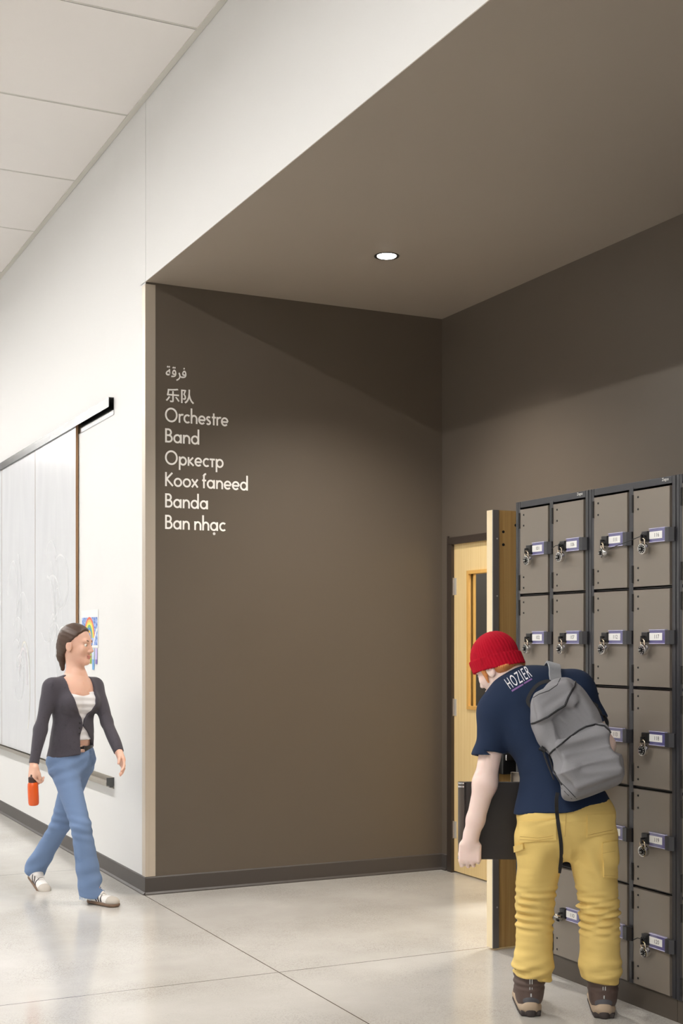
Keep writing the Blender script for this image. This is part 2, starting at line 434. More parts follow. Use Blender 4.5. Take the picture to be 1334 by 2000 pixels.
# ------------------------------------------------------------------ lockers
M_lock_face = mat('locker_face_taupe', rgb(128, 119, 109), 0.34, var=0.025, vscale=6, bump=0.04, bscale=420, spec=.4)
M_lock_frame = mat('locker_frame_charcoal', rgb(52, 52, 56), 0.35, var=.03, vscale=6)
M_lock_in = mat('locker_inside', rgb(40, 38, 37), 0.5)
M_hinge = mat('hinge_black', rgb(34, 33, 34), 0.35, .3)
M_plinth = mat('plinth_dark', rgb(78, 70, 62), 0.5, var=.08, vscale=5)
M_acryl = mat('violet_plate_holder', rgb(98, 95, 140), 0.15, coat=.6)
M_acryl_edge = mat('violet_plate_edge', rgb(206, 203, 238), 0.2, coat=.6)
M_card = mat('number_card', rgb(243, 242, 240), 0.6)
M_ink = mat('card_ink', rgb(38, 38, 40), 0.7)
M_white_print = mat('white_print', rgb(236, 236, 232), 0.5)

XL, PITCH, Y0 = 3.45, 0.567, 5.192
ZB, RP, ZT = .092, .4085, 2.165
DOORS = ((.040, .268), (.3065, .533))
DEP = XB - .03 - XL

def locker_frame():
    mb = MB(); f = .018
    # uprights, each pair folded with a groove
    for a, b in ((0, .018), (.0195, .036), (.274, .3015), (.5425, .563)):
        mb.box((0, -b, ZB), (f, -a, ZT if a != .274 else ZT - .02), .0015)
    mb.box((.001, -.54, ZT - .029), (f, -.036, ZT), .0015)
    mb.mi = 1
    mb.box((f, -.5635, ZB), (DEP, -.5605, ZT)); mb.box((f, -.003, ZB), (DEP, 0, ZT))      # sides
    mb.box((DEP - .003, -.5605, ZB), (DEP, -.003, ZT)); mb.box((f, -.5605, ZT - .003), (DEP, -.003, ZT)); mb.box((f, -.5605, ZB), (DEP, -.003, ZB + .004))
    mb.box((f, -.291, ZB), (DEP, -.288, ZT))
    for k in range(1, 5): mb.box((.012, -.5605, ZB + RP * k - .004), (DEP, -.003, ZB + RP * k + .001))
    mb.mi = 2
    mb.box((.008, -.5635, 0), (DEP, 0, ZB))
    return mb

def door_mesh(w, h):
    """door leaf, hinge edge at local y=0, running to y=-w; front face at x=-.004; flanged pan behind"""
    mb = MB(); x0, x1 = -.004, .012
    mb.box((x0, -w, .0), (x0 + .0015, 0, h), .0)
    mb.box((x0, -w, 0), (x1, -w + .0015, h)); mb.box((x0, -.0015, 0), (x1, 0, h)); mb.box((x0, -w, 0), (x1, 0, .0015)); mb.box((x0, -w, h - .0015), (x1, 0, h))
    mb.mi = 1
    for z in (.028, .078, h - .078, h - .028): mb.ball((x0 - .0005, -.031, z), (.003, .0048, .0048), 6)
    return mb

def hinge_mesh():
    mb = MB(); mb.cyl((-.005, .003, -.036), (-.005, .003, .036), .0055, seg=10)
    for k in (-.036, -.012, .012, .034): mb.cyl((-.005, .003, k), (-.005, .003, k + .002), .0062, seg=10)
    mb.box((-.0045, -.002, -.036), (-.002, .008, .036)); return mb

CARD = {}
def plate(num, parent, w, h):
    zc = h * .5 + .005; x0 = -.004; yr = -w + .012
    mb = MB(); mb.box((x0 - .011, yr, zc - .028), (x0 - .002, yr + .098, zc + .028), .001); mb.mi = 1
    for z in (-.028, .0265): mb.box((x0 - .0145, yr, zc + z), (x0 - .002, yr + .098, zc + z + .0025))
    mb.box((x0 - .0135, yr - .001, zc - .028), (x0 - .002, yr + .0015, zc + .028))
    pl = mb.build('plate_holder', [M_acryl, M_acryl_edge], parent)
    mb = MB(); cy, cz = yr + .055, zc + .0
    mb.box((x0 - .0122, cy - .035, cz - .014), (x0 - .011, cy + .043, cz + .0155))
    vs, fs = text_mesh(str(num), .023, ext=.0)
    mb.mi = 1; mb.mesh_from([(x0 - .0126, cy - v.x * .95 - .002, cz + v.y) for v in vs], fs)
    bmesh.ops.recalc_face_normals(mb.bm, faces=mb.bm.faces[:6])
    mb.build('number_card', [M_card, M_ink], parent)
    # latch bracket wrapping to the frame, and the hasp box
    mb = MB(); mb.prism([(x0 - .004, yr - .004, zc - .03), (x0 - .018, yr - .004, zc - .03), (x0 - .018, yr - .028, zc - .03), (x0 - .006, yr - .046, zc - .03), (x0 + .004, yr - .046, zc - .03), (x0 + .002, yr - .02, zc - .03)], (0, 0, .056))
    mb.build('latch_bracket', M_lock_frame, parent)
    mb = MB(); mb.box((x0 - .02, yr + .1, zc - .022), (x0 + .002, yr + .139, zc + .02), .003)
    mb.box((x0 - .04, yr + .1155, zc - .0035), (x0 - .018, yr + .1205, zc + .004)); mb.box((x0 - .04, yr + .1155, zc - .020), (x0 - .018, yr + .1205, zc - .0128)); mb.box((x0 - .04, yr + .1155, zc - .013), (x0 - .0365, yr + .1205, zc - .0035))
    mb.build('hasp', M_black, parent)
    return V(x0 - .0305, yr + .118, zc - .0085)

PROTO = {}
HASP = {}
def locker_unit(idx, nums, label, opened=()):
    u = empty('locker_unit', (XL, Y0 - PITCH * idx, 0))
    tag(u, label, 'lockers', 'locker units along the back wall')
    if 'f' not in PROTO: PROTO['f'] = locker_frame().build('carcass', [M_lock_frame, M_lock_in, M_plinth], u)
    else:
        c = PROTO['f'].copy(); COL.objects.link(c); c.parent = u
    mb = MB(); vs, fs = text_mesh('Zegus', .017)
    mb.mesh_from([(-.0012, -.503 - v.x, ZT - .011 + v.y) for v in vs], fs); mb.build('maker_mark', M_white_print, u)
    h = RP - .011
    for c, (a, b) in enumerate(DOORS):
        for r in range(5):
            num = nums[c] + r; w_ = b - a
            z0 = ZB + RP * (4 - r) + .004
            if 'd' not in PROTO:
                d = door_mesh(w_, h).build('door', [M_lock_face, M_hinge], u); PROTO['d'] = d
                PROTO['h'] = []
            else:
                d = PROTO['d'].copy(); COL.objects.link(d); d.parent = u
            d.location = (0, -a, z0)
            for z in (.053, h - .053):
                if len(PROTO['h']) < 1:
                    hg = hinge_mesh().build('hinge', M_hinge, d, smooth=40); PROTO['h'].append(hg)
                else:
                    hg = PROTO['h'][0].copy(); COL.objects.link(hg); hg.parent = d
                hg.location = (0, 0, z)
            p = plate(num, d, w_, h)
            if num in opened:
                d.rotation_euler = (0, 0, -math.radians(opened[num])); d.location.x -= .012
            HASP[num] = V(XL, Y0 - PITCH * idx, 0) + V(0, -a, z0) + p
    return u
locker_unit(0, (101, 106), 'dark framed locker unit nearest the wooden doors, with one door hanging open', opened={109: 163})
locker_unit(1, (111, 116), 'dark framed locker unit holding numbers 111 to 120')
locker_unit(2, (121, 126), 'dark framed locker unit cut off by the right edge of the view')

# ------------------------------------------------------------------ padlocks
M_pad = mat('padlock_steel', rgb(206, 204, 200), 0.22, 1.0)
M_shackle = mat('shackle_steel', rgb(226, 210, 186), 0.15, 1.0)
M_dial = mat('dial_black', rgb(22, 22, 24), 0.35)
def padlock_proto():
    o = empty('padlock', (0, 0, 0))          # origin at the top of the shackle, dial faces -x
    R_ = Matrix.Translation((0, 0, -.043)) @ Matrix.Rotation(-PI / 2, 4, 'Y')
    mb = MB(); mb.lathe([(.0195, -.0115), (.0232, -.009), (.0232, .006), (.0215, .0085), (.0185, .0092), (.018, .0082)], 32, R_)
    mb.build('lock_body', M_pad, o, smooth=35)
    mb = MB(); mb.lathe([(.0172, .0078), (.0172, .0102), (.011, .0104), (.0085, .0105), (.0078, .018), (.006, .019)], 28, R_)
    mb.mi = 1
    for k in range(10):
        t = 2 * PI * k / 10
        B = R_ @ Matrix.Rotation(t, 4, 'Z'); mb.box((.0112, -.0009, .0104), (.0162, .0009, .0108), 0, B)
    mb.box((-.0008, -.0075, .0185), (.0008, .0075, .0196), 0, R_)
    mb.build('dial', [M_dial, M_white_print], o, smooth=35)
    pts = [V(0, .0125, -.028)] + [V(0, .0125 * math.cos(t), -.0125 + .0125 * math.sin(t)) for t in [PI * i / 10 for i in range(11)]] + [V(0, -.0125, -.028)]
    mb = MB(); mb.tube(pts, .0034, 10, nrm=[(1, 0, 0)] * len(pts)); mb.build('shackle', M_shackle, o, smooth=60)
    return o
LOCKS = {101: 'first door of the top row', 106: 'second door of the top row', 111: 'third door of the top row', 116: 'fourth door of the top row',
         102: 'door 102 in the second row', 107: 'door 107 in the second row', 112: 'door 112 in the second row', 117: 'door 117 in the second row',
         118: 'door 118, right of the grey backpack', 119: 'door 119, right of the yellow trousers', 120: 'door 120, beside the right boot', 110: 'door 110, seen between the trouser legs'}
pp = None
for num, lab in LOCKS.items():
    o = pp = padlock_proto() if pp is None else pp
    if num != 101: o = copy_tree(pp)
    p = HASP[num]; rnd = random.Random(num)
    o.location = p + V(-.001, 0, .0)
    yaw = math.radians(rnd.uniform(-8, 8)); roll = math.radians(rnd.uniform(-4, 4)); pitch = math.radians(rnd.uniform(2, 7))
    if num == 111: yaw = math.radians(-20)
    if num == 120: roll = math.radians(-14); 
    if num == 110: pitch, yaw, roll = math.radians(62), math.radians(10), math.radians(35)
    o.rotation_euler = (roll, -pitch, yaw)
    if num == 110: o.location += V(-.012, 0, 0)
    tag(o, ('round steel combination padlock ' + ('hanging open ' if num == 110 else '') + 'on ' + lab), 'padlock', 'combination padlocks on the lockers')
M_tie = mat('cable_tie_nylon', rgb(20, 20, 21), 0.4)
def tie(num, pts, lab):
    b = HASP[num]; mb = MB()
    ring = [V(0, .009 * math.cos(t), .009 * math.sin(t)) for t in [2 * PI * i / 14 for i in range(14)]]
    mb.tube(ring, .0022, 6, closed=True, nrm=[(1, 0, 0)] * 14); mb.box((-.004, -.005, -.006), (.004, .005, .004))
    mb.tube([Vector(p) for p in pts], .0017, 6)
    o = mb.build('cable_tie', M_tie, loc=b + V(-.001, 0, .009), smooth=50); tag(o, lab, 'cable tie')
tie(116, [(0, .004, 0), (-.006, .06, -.012), (-.012, .13, -.026), (-.016, .20, -.042)], 'long black cable tie tail crossing from door 116 to the plate on 111')
tie(106, [(0, .004, 0), (-.008, .02, .0), (-.014, .042, -.012)], 'short black cable tie on the hasp of the second top door')
tie(120, [(0, .004, 0), (-.008, .02, .002), (-.02, .034, -.008)], 'short black cable tie on the hasp of door 120')

# ------------------------------------------------------------------ wall lettering
M_vinyl = mat('white_vinyl', rgb(249, 247, 243), 0.5)
def ribbon(mb, pts, wd, M, closed=False):
    """flat stroke of width wd along 2D points"""
    n = len(pts); L_ = []; R_ = []
    for i in range(n):
        if closed: a, b = pts[i - 1], pts[(i + 1) % n]
        else: a, b = pts[max(0, i - 1)], pts[min(n - 1, i + 1)]
        p = pts[i]
        if (not closed and 0 < i < n - 1) or closed:
            d1 = Vector((p[0] - pts[i - 1][0], p[1] - pts[i - 1][1])).normalized(); q = pts[(i + 1) % n]
            d2 = Vector((q[0] - p[0], q[1] - p[1])).normalized()
            t = (d1 + d2); t = t.normalized() if t.length > 1e-4 else d1
            sc = 1 / max(.55, t.dot(d1))
        else: t = Vector((b[0] - a[0], b[1] - a[1])).normalized(); sc = 1
        nn = Vector((-t.y, t.x)) * (wd / 2 * sc)
        L_.append(mb.bm.verts.new(M(p[0] + nn.x, p[1] + nn.y))); R_.append(mb.bm.verts.new(M(p[0] - nn.x, p[1] - nn.y)))
    for i in range(n if closed else n - 1):
        j = (i + 1) % n; f = mb.bm.faces.new([L_[i], R_[i], R_[j], L_[j]]); f.material_index = mb.mi

def arc(cx, cy, rx, ry, a0, a1, n=20):
    return [(cx + rx * math.cos(math.radians(a0 + (a1 - a0) * i / n)), cy + ry * math.sin(math.radians(a0 + (a1 - a0) * i / n))) for i in range(n + 1)]
# geometric sans drawn by strokes: x-height .62, cap height 1.0
XH, CAP, S = .60, .96, .125
h_ = S / 2
def bowl(cx, r): return (arc(cx, XH / 2, r - h_, XH / 2 - h_ + .015, 0, 360, 26)[:-1], True)
G = {
 'O': (1.02, [(arc(.51, .48, .47 - h_, .49 - h_ + .01, 0, 360, 34)[:-1], True)]),
 'r': (.36, [([(.1, 0), (.1, XH)], False), (arc(.32, .36, .22, .2, 160, 70, 8), False)]),
 'c': (.54, [(arc(.33, XH / 2, .29 - h_, XH / 2 - h_ + .015, 48, 312, 22), False)]),
 'h': (.58, [([(.1, 0), (.1, 1.04)], False), (arc(.30, .34, .19, .21, 180, 0, 14) + [(.49, 0)], False)]),
 'n': (.58, [([(.1, 0), (.1, XH)], False), (arc(.30, .34, .19, .21, 180, 0, 14) + [(.49, 0)], False)]),
 'e': (.60, [([(.08, XH / 2 - .01), (.55, XH / 2 - .01)], False), (arc(.31, XH / 2, .29 - h_, XH / 2 - h_ + .015, 0, 318, 24), False)]),
 's': (.44, [(arc(.22, .435, .13, .11, 35, 260, 12) + arc(.20, .165, .14, .12, 80, -150, 12), False)]),
 't': (.34, [([(.17, 0), (.17, .82)], False), ([(.02, XH - h_), (.33, XH - h_)], False)]),
 'B': (.60, [([(.11, 0), (.11, CAP)], False), ([(.11, CAP - h_)] + arc(.28, .70, .18, .20, 90, -90, 12) + [(.11, .5)], False), ([(.11, .5)] + arc(.30, .28, .22, .22, 90, -90, 12) + [(.11, h_)], False)]),
 'a': (.66, [bowl(.31, .29), ([(.555, 0), (.555, XH)], False)]),
 'd': (.66, [bowl(.31, .29), ([(.555, 0), (.555, 1.04)], False)]),
 'p': (.66, [bowl(.35, .29), ([(.1, -.32), (.1, XH)], False)]),
 'k': (.52, [([(.1, 0), (.1, XH)], False), ([(.44, XH - .02), (.15, .31), (.48, .02)], False)]),
 'T': (.44, [([(.22, 0), (.22, XH)], False), ([(.02, XH - h_), (.42, XH - h_)], False)]),
 'K': (.64, [([(.11, 0), (.11, CAP)], False), ([(.56, CAP - .03), (.16, .5)], False), ([(.16, .5), (.60, .03)], False)]),
 'o': (.64, [bowl(.32, .30)]),
 'x': (.50, [([(.04, .02), (.46, XH - .02)], False), ([(.04, XH - .02), (.46, .02)], False)]),
 'f': (.34, [([(.15, 0), (.15, .84)] + arc(.29, .84, .14, .14, 180, 80, 6), False), ([(.02, XH - h_), (.32, XH - h_)], False)]),
 'A': (.66, [bowl(.31, .29), ([(.555, 0), (.555, XH)], False), (arc(.33, -.2, .035, .035, 0, 360, 10)[:-1], True)]),
 ' ': (.26, []),
}
def wall_line(x0, zbase, size, text, lab, glyphs=None, width=None):
    mb = MB(); cur = 0.0; sx = width / ((sum(G[c][0] for c in text) - .12) * size) if width else 1.0
    if glyphs is not None:
        vs, fs = glyphs[:2]
        nq = max(1, len(vs) // (glyphs[2] if len(glyphs) > 2 else 1)); mb.mesh_from([(v[0], -.0012 - .0001 * (i // nq), v[1]) for i, v in enumerate(vs)], fs)
    else:
        for ch in text:
            adv, st = G[ch]
            for q, (pts, cl) in enumerate(st):
                ribbon(mb, [(cur + p[0], p[1]) for p in pts], S, lambda a, b: (a * size * sx, -.0012 - .00015 * q, b * size), cl)
            cur += adv
    for f in mb.bm.faces: f.normal_update()
    for f in mb.bm.faces:
        if f.normal.y > 0: f.normal_flip()
    o = mb.build('wall_lettering', M_vinyl, loc=(x0, YS, zbase)); tag(o, lab, 'lettering', 'white vinyl lettering on the brown wall')
def wpt(px, py):
    """point on the recess side wall under a photo pixel"""
    d = (px - CXP) / FPX; X = CS * d + SN; Y = -SN * d + CS; t = YS / Y
    return X * t, EYE + (HOR - py) / FPX * t
TX = wpt(323.5, 900)[0]
CAPPX = 29.0
def zl(py): return wpt(323.5, py)[1]
SZ = (zl(836) - zl(864)) / CAP
for text, py, xr, lab in (('Orchestre', 823.5, 443, 'third line of white wall lettering, reading Orchestre'), ('Band', 864, 387, 'fourth line of white wall lettering, reading Band'),
                      ('OpkecTp', 907, 434, 'fifth line of white wall lettering, in Cyrillic'), ('Koox faneed', 949.5, 482, 'sixth line of white wall lettering, reading Koox faneed'),
                      ('Banda', 991, 404, 'seventh line of white wall lettering, reading Banda'), ('Ban nhAc', 1033, 438, 'lowest line of white wall lettering, reading Ban nhac')):
    wall_line(TX - .008, zl(py), SZ * .985, text, lab, None, wpt(xr, 900)[0] - TX + .008)
def fit(vs, fs, w_, h_t):
    x0 = min(v.x for v in vs); x1 = max(v.x for v in vs); y0 = min(v.y for v in vs); y1 = max(v.y for v in vs)
    return [((v.x - x0) / (x1 - x0) * w_, (v.y - y0) / (y1 - y0) * h_t) for v in vs], fs
vs, fs = text_mesh('\ufe94\ufed7\ufeae\ufed3', .1)
n0 = len(vs); vs = [v + V(dx, dy, 0) for dx, dy in ((0, 0), (.0022, 0), (.0011, .0018), (-.0011, -.0012)) for v in vs]; fs = [tuple(i + n0 * k for i in f) for k in range(4) for f in fs]
wall_line(TX, zl(742), 1, '', 'top line of white wall lettering, in Arabic script', fit(vs, fs, wpt(364, 730)[0] - TX, zl(714) - zl(742)) + (4,))
vs, fs = text_mesh('\u4e50\u961f', .1, bold=.0016)
wall_line(TX, zl(785), 1, '', 'second line of white wall lettering, two Chinese characters', fit(vs, fs, wpt(379, 770)[0] - TX, zl(757) - zl(785)))

# ------------------------------------------------------------------ whiteboards on the corridor wall
def whiteboard_mat():
    m = mat('whiteboard_enamel', rgb(222, 223, 226), 0.22)
    nt = m.node_tree; N = nt.nodes; L = nt.links; b = N['Principled BSDF']
    tc = N.new('ShaderNodeTexCoord'); mp = N.new('ShaderNodeMapping'); mp.inputs['Scale'].default_value = (1, 1.4, .5)
    L.new(tc.outputs['Object'], mp.inputs['Vector'])
    n = N.new('ShaderNodeTexNoise'); n.inputs['Scale'].default_value = 2.2; n.inputs['Detail'].default_value = 7; n.inputs['Distortion'].default_value = 1.6
    L.new(mp.outputs['Vector'], n.inputs['Vector'])
    r = N.new('ShaderNodeValToRGB'); e = r.color_ramp.elements
    e[0].position = .3; e[0].color = rgb(219, 221, 225); e[1].position = .7; e[1].color = rgb(226, 228, 231)
    L.new(n.outputs['Fac'], r.inputs['Fac']); L.new(r.outputs['Color'], b.inputs['Base Color'])
    return m
M_wb = whiteboard_mat()
M_wbmark = mat('wiped_marker_trace', rgb(226, 228, 230), .3)
M_wbpink = mat('faint_pink_marker', rgb(226, 220, 225), .3)
M_wbyel = mat('faint_yellow_marker', rgb(230, 228, 219), .3)
M_wbedge = mat('hardboard_edge', rgb(150, 116, 84), .6)
XR = XF - .024                       # front of the boards
ZW0, ZW1 = .613, 3.035
edges = [9.03, 10.28, 11.56, 12.81, 14.06]
labs = ['whiteboard panel nearest the corner, beside the pinned drawing', 'second whiteboard panel from the corner', 'third whiteboard panel from the corner, cut by the frame', 'farthest whiteboard panel along the corridor wall']
for k in range(4):
    a, b = edges[k] + .006, edges[k + 1] - .002
    t = empty('whiteboard', (XR, a, 0)); tag(t, labs[k], 'whiteboard', 'whiteboard panels on the corridor wall')
    mb = MB(); mb.box((0, .003, ZW0), (.018, b - a, ZW1)); mb.mi = 1; mb.box((.0004, -.0, ZW0), (.018, .003, ZW1)); mb.box((.018, -.0, ZW0), (.0186, b - a, ZW1))
    mb.build('board', [M_wb, M_wbedge], t)
    rnd = random.Random(k + 3)
    for q, mm_ in enumerate((M_wbmark, M_wbmark, M_wbmark, M_wbyel, M_wbpink)):
        mb = MB()
        for j in range(3 if q < 3 else 1):
            ry, rz = rnd.uniform(.1, .28), rnd.uniform(.12, .42); cy, cz = rnd.uniform(.32, .9), rnd.uniform(1.12, 1.95) if q < 3 else rnd.uniform(1.1, 1.4)
            s0 = rnd.uniform(0, 120); s1 = s0 + rnd.uniform(90, 240)
            pts = [(min(max(p[0], .03), b - a - .03), min(max(p[1], .64), 2.9)) for p in arc(cy, cz, ry, rz, s0, s1, 22)]
            ribbon(mb, pts, rnd.uniform(.008, .022), lambda y, z: (-.0006 - .0002 * q - .00005 * j, y, z))
        for f in mb.bm.faces:
            f.normal_update()
            if f.normal.x > 0: f.normal_flip()
        mb.build('marker_trace', mm_, t)
YR0, YR1 = 8.165, 15.2
mb = MB(); zt, zb, d = 3.075, 2.965, .036
mb.prism([(XF - .001, YR0, zb), (XF - .001, YR0, zt), (XF - d, YR0, zt), (XF - d, YR0, zt - .062), (XF - d + .003, YR0, zt - .062), (XF - d + .003, YR0, zt - .004), (XF - .004, YR0, zt - .004), (XF - .004, YR0, zb)], (0, YR1 - YR0, 0))
o = mb.build('whiteboard_track', M_alu); tag(o, 'polished aluminium track along the tops of the whiteboards', 'track')
t = empty('marker_tray', (XF, YR0, 0)); tag(t, 'aluminium tray rail along the foot of the whiteboards', 'tray')
mb = MB(); mb.prism([(0, 0, .565), (0, 0, .64), (-.004, 0, .64), (-.004, 0, .605), (-.05, 0, .592), (-.05, 0, .61), (-.053, 0, .61), (-.053, 0, .585), (-.02, 0, .585), (-.004, 0, .565)], (0, YR1 - YR0, 0)); mb.build('rail', mat('tray_aluminium', rgb(176, 170, 160), .35, .8), t)
mb = MB(); mb.box((-.05, -.003, .585), (0, .0, .638)); mb.box((-.03, -.004, .575), (-.006, .03, .585)); mb.build('end_cap', M_alu, t)

# ------------------------------------------------------------------ pinned drawing
po = empty('drawing_sheet', (XF - .002, 8.535, 1.3)); tag(po, 'childlike rainbow drawing on white paper pinned beside the whiteboard', 'drawing')
W_ = .43
mb = MB(); mb.box((-.0015, 0, .17), (0, W_, .425)); mb.build('paper', mat('paper_white', rgb(240, 239, 236), .7), po)
def painted():
    m = mat('blue_crayon', rgb(120, 150, 205), .7)
    nt = m.node_tree; N = nt.nodes; L = nt.links
    tc = N.new('ShaderNodeTexCoord'); n = N.new('ShaderNodeTexNoise'); n.inputs['Scale'].default_value = 45; n.inputs['Detail'].default_value = 3
    L.new(tc.outputs['Object'], n.inputs['Vector'])
    r = N.new('ShaderNodeValToRGB'); e = r.color_ramp.elements
    e[0].position = .34; e[0].color = rgb(60, 92, 170); e[1].position = .62; e[1].color = rgb(170, 186, 226)
    e2 = e.new(.48); e2.color = rgb(126, 156, 212)
    L.new(n.outputs['Fac'], r.inputs['Fac']); L.new(r.outputs['Color'], N['Principled BSDF'].inputs['Base Color']); return m
mb = MB(); mb.box((-.0019, .012, .185), (-.0015, W_ - .02, .375)); mb.build('picture', painted(), po)
for k, (c, n_) in enumerate(((rgb(226, 110, 84), 0), (rgb(238, 190, 92), 1), (rgb(238, 228, 96), 2), (rgb(120, 178, 130), 3), (rgb(90, 140, 200), 4), (rgb(226, 178, 70), 5))):
    mb = MB(); rr = .125 - .016 * k
    ribbon(mb, arc(.215, .235, rr, .135 - .018 * k, 0, 180, 20), .016, lambda y, z: (-.0023 - .0001 * k, y, z))
    for f in mb.bm.faces:
        f.normal_update()
        if f.normal.x > 0: f.normal_flip()
    mb.build('rainbow_band', mat('crayon_%d' % k, c, .7), po)
mb = MB(); ribbon(mb, [(.02, .30), (.07, .25), (.12, .185)], .02, lambda y, z: (-.0027, y, z)); mb.build('white_streak', mat('paper_white', rgb(240, 239, 236), .7), po)
cols = [(186, 176, 220, 128, 116, 178), (186, 204, 226, 110, 160, 208), (176, 190, 92, 138, 176, 66), (226, 200, 96, 236, 180, 50), (214, 160, 120, 206, 120, 90)]
for k, c in enumerate(cols):
    y0 = .02 + k * .075; L0 = .06 if k != 1 else .02
    mb = MB(); mb.box((-.0016, y0, .09), (-.0004, y0 + .05, .165)); mb.mi = 1; mb.box((-.0016, y0, L0), (-.0004, y0 + .05, .09))
    mb.build('colour_strip', [mat('strip_a%d' % k, rgb(*c[:3]), .7), mat('strip_b%d' % k, rgb(*c[3:]), .7)], po)
# ------------------------------------------------------------------ organic shapes: signed distances, meshed by surface nets
def A3(v): return np.array([v[0], v[1], v[2]], dtype=np.float32)

def cap(a, b, ra, rb=None):
    a, b = A3(a), A3(b); rb = ra if rb is None else rb; d = b - a; L2 = float(d @ d) + 1e-12
    def f(p):
        t = np.clip(((p - a) @ d) / L2, 0, 1)
        return np.linalg.norm(p - a - t[:, None] * d, axis=1) - (ra + (rb - ra) * t)
    return f

def ell(c, r, X=None, Y=None):
    """ellipsoid; X, Y optional axes"""
    c = A3(c); r = np.array(r, dtype=np.float32)
    R = None if X is None else frame(X, Y)
    def f(p):
        q = p - c
        if R is not None: q = q @ R
        k0 = np.linalg.norm(q / r, axis=1); k1 = np.linalg.norm(q / (r * r), axis=1) + 1e-9
        return k0 * (k0 - 1) / k1
    return f

def frame(X, Y):
    X = Vector(X).normalized(); Y = Vector(Y); Y = (Y - X * Y.dot(X)).normalized(); Z = X.cross(Y)
    return np.array([[X[i], Y[i], Z[i]] for i in range(3)], dtype=np.float32)

def rbox(c, h, r, X=(1, 0, 0), Y=(0, 1, 0)):
    c = A3(c); h = np.array(h, dtype=np.float32); R = frame(X, Y)
    def f(p):
        q = np.abs((p - c) @ R) - (h - r)
        return np.linalg.norm(np.maximum(q, 0), axis=1) + np.minimum(q.max(axis=1), 0) - r
    return f

def ecap(a, b, ra, rb, flat, side):
    """tapered capsule with an elliptic section: radius scaled by `flat` across the direction normal to side"""
    a, b = A3(a), A3(b); d = b - a; L2 = float(d @ d); dn = d / math.sqrt(L2)
    s = A3(side); s = s - dn * float(s @ dn); s /= np.linalg.norm(s); n = np.cross(dn, s)
    def f(p):
        q = p - a; t = np.clip((q @ d) / L2, 0, 1); r = ra + (rb - ra) * t
        e = q - t[:, None] * d; u = e @ s; v = (e @ n) / flat; w_ = e @ dn
        return (np.sqrt(u * u + v * v + w_ * w_ + 1e-12) - r) * min(1, flat) ** .5
    return f

def plane(pt, n):
    pt = A3(pt); n = Vector(n).normalized(); n = A3(n)
    return lambda p: (p - pt) @ n

def cut(f, pt, n):
    g = plane(pt, n)
    return lambda p: np.maximum(f(p), g(p))

def hollow(f, g):
    """f with g taken out"""
    return lambda p: np.maximum(f(p), -g(p))

class Sdf:
    def __init__(s): s.ops = []; s.disp = []
    def u(s, f, k=.02): s.ops.append(('u', f, k)); return s
    def sub(s, f, k=.004): s.ops.append(('s', f, k)); return s
    def inter(s, f, k=.002): s.ops.append(('i', f, k)); return s
    def dis(s, g): s.disp.append(g); return s
    def ev(s, p, ops=None):
        d = None
        for t, f, k in (ops if ops is not None else s.ops):
            e = f(p)
            if t == 'u':
                if d is None: d = e
                else:
                    h = np.clip(.5 + .5 * (d - e) / k, 0, 1); d = d * (1 - h) + e * h - k * h * (1 - h)
            else:
                if d is None: d = np.full(len(p), .5, np.float32)
                e = -e if t == 's' else e
                h = np.clip(.5 - .5 * (d - e) / k, 0, 1); d = d * (1 - h) + e * h + k * h * (1 - h)
        if d is None: d = np.full(len(p), .5, np.float32)
        for g in s.disp: d = d - g(p)
        return d
    def mesh(s, lo, hi, res, B=14):
        lo = np.array(lo, np.float32); n = [int(math.ceil((hi[i] - lo[i]) / res)) + 1 for i in range(3)]
        G_ = np.full(n, .5, np.float32)
        R = res * B * .5 * 1.7321; marg = .05
        for i in range(0, n[0], B):
            for j in range(0, n[1], B):
                for k in range(0, n[2], B):
                    e = [min(i + B, n[0]), min(j + B, n[1]), min(k + B, n[2])]
                    c = (lo + np.array([(i + e[0] - 1) / 2, (j + e[1] - 1) / 2, (k + e[2] - 1) / 2], np.float32) * res)[None, :]
                    keep = []; out = False
                    for t, f, kk in s.ops:
                        dc = float(f(c)[0])
                        if t == 'u':
                            if dc < R + marg + kk: keep.append((t, f, kk))
                        elif t == 's':
                            if dc < R + marg: keep.append((t, f, kk))
                        else:
                            if dc > R + marg: out = True; break
                            if dc > -(R + marg): keep.append((t, f, kk))
                    if out or not any(o[0] == 'u' for o in keep): continue
                    xs = [lo[q] + res * np.arange((i, j, k)[q], e[q], dtype=np.float32) for q in range(3)]
                    g = np.stack(np.meshgrid(*xs, indexing='ij'), -1)
                    G_[i:e[0], j:e[1], k:e[2]] = s.ev(g.reshape(-1, 3), keep).reshape(g.shape[:3])
        return nets(G_, lo, res)

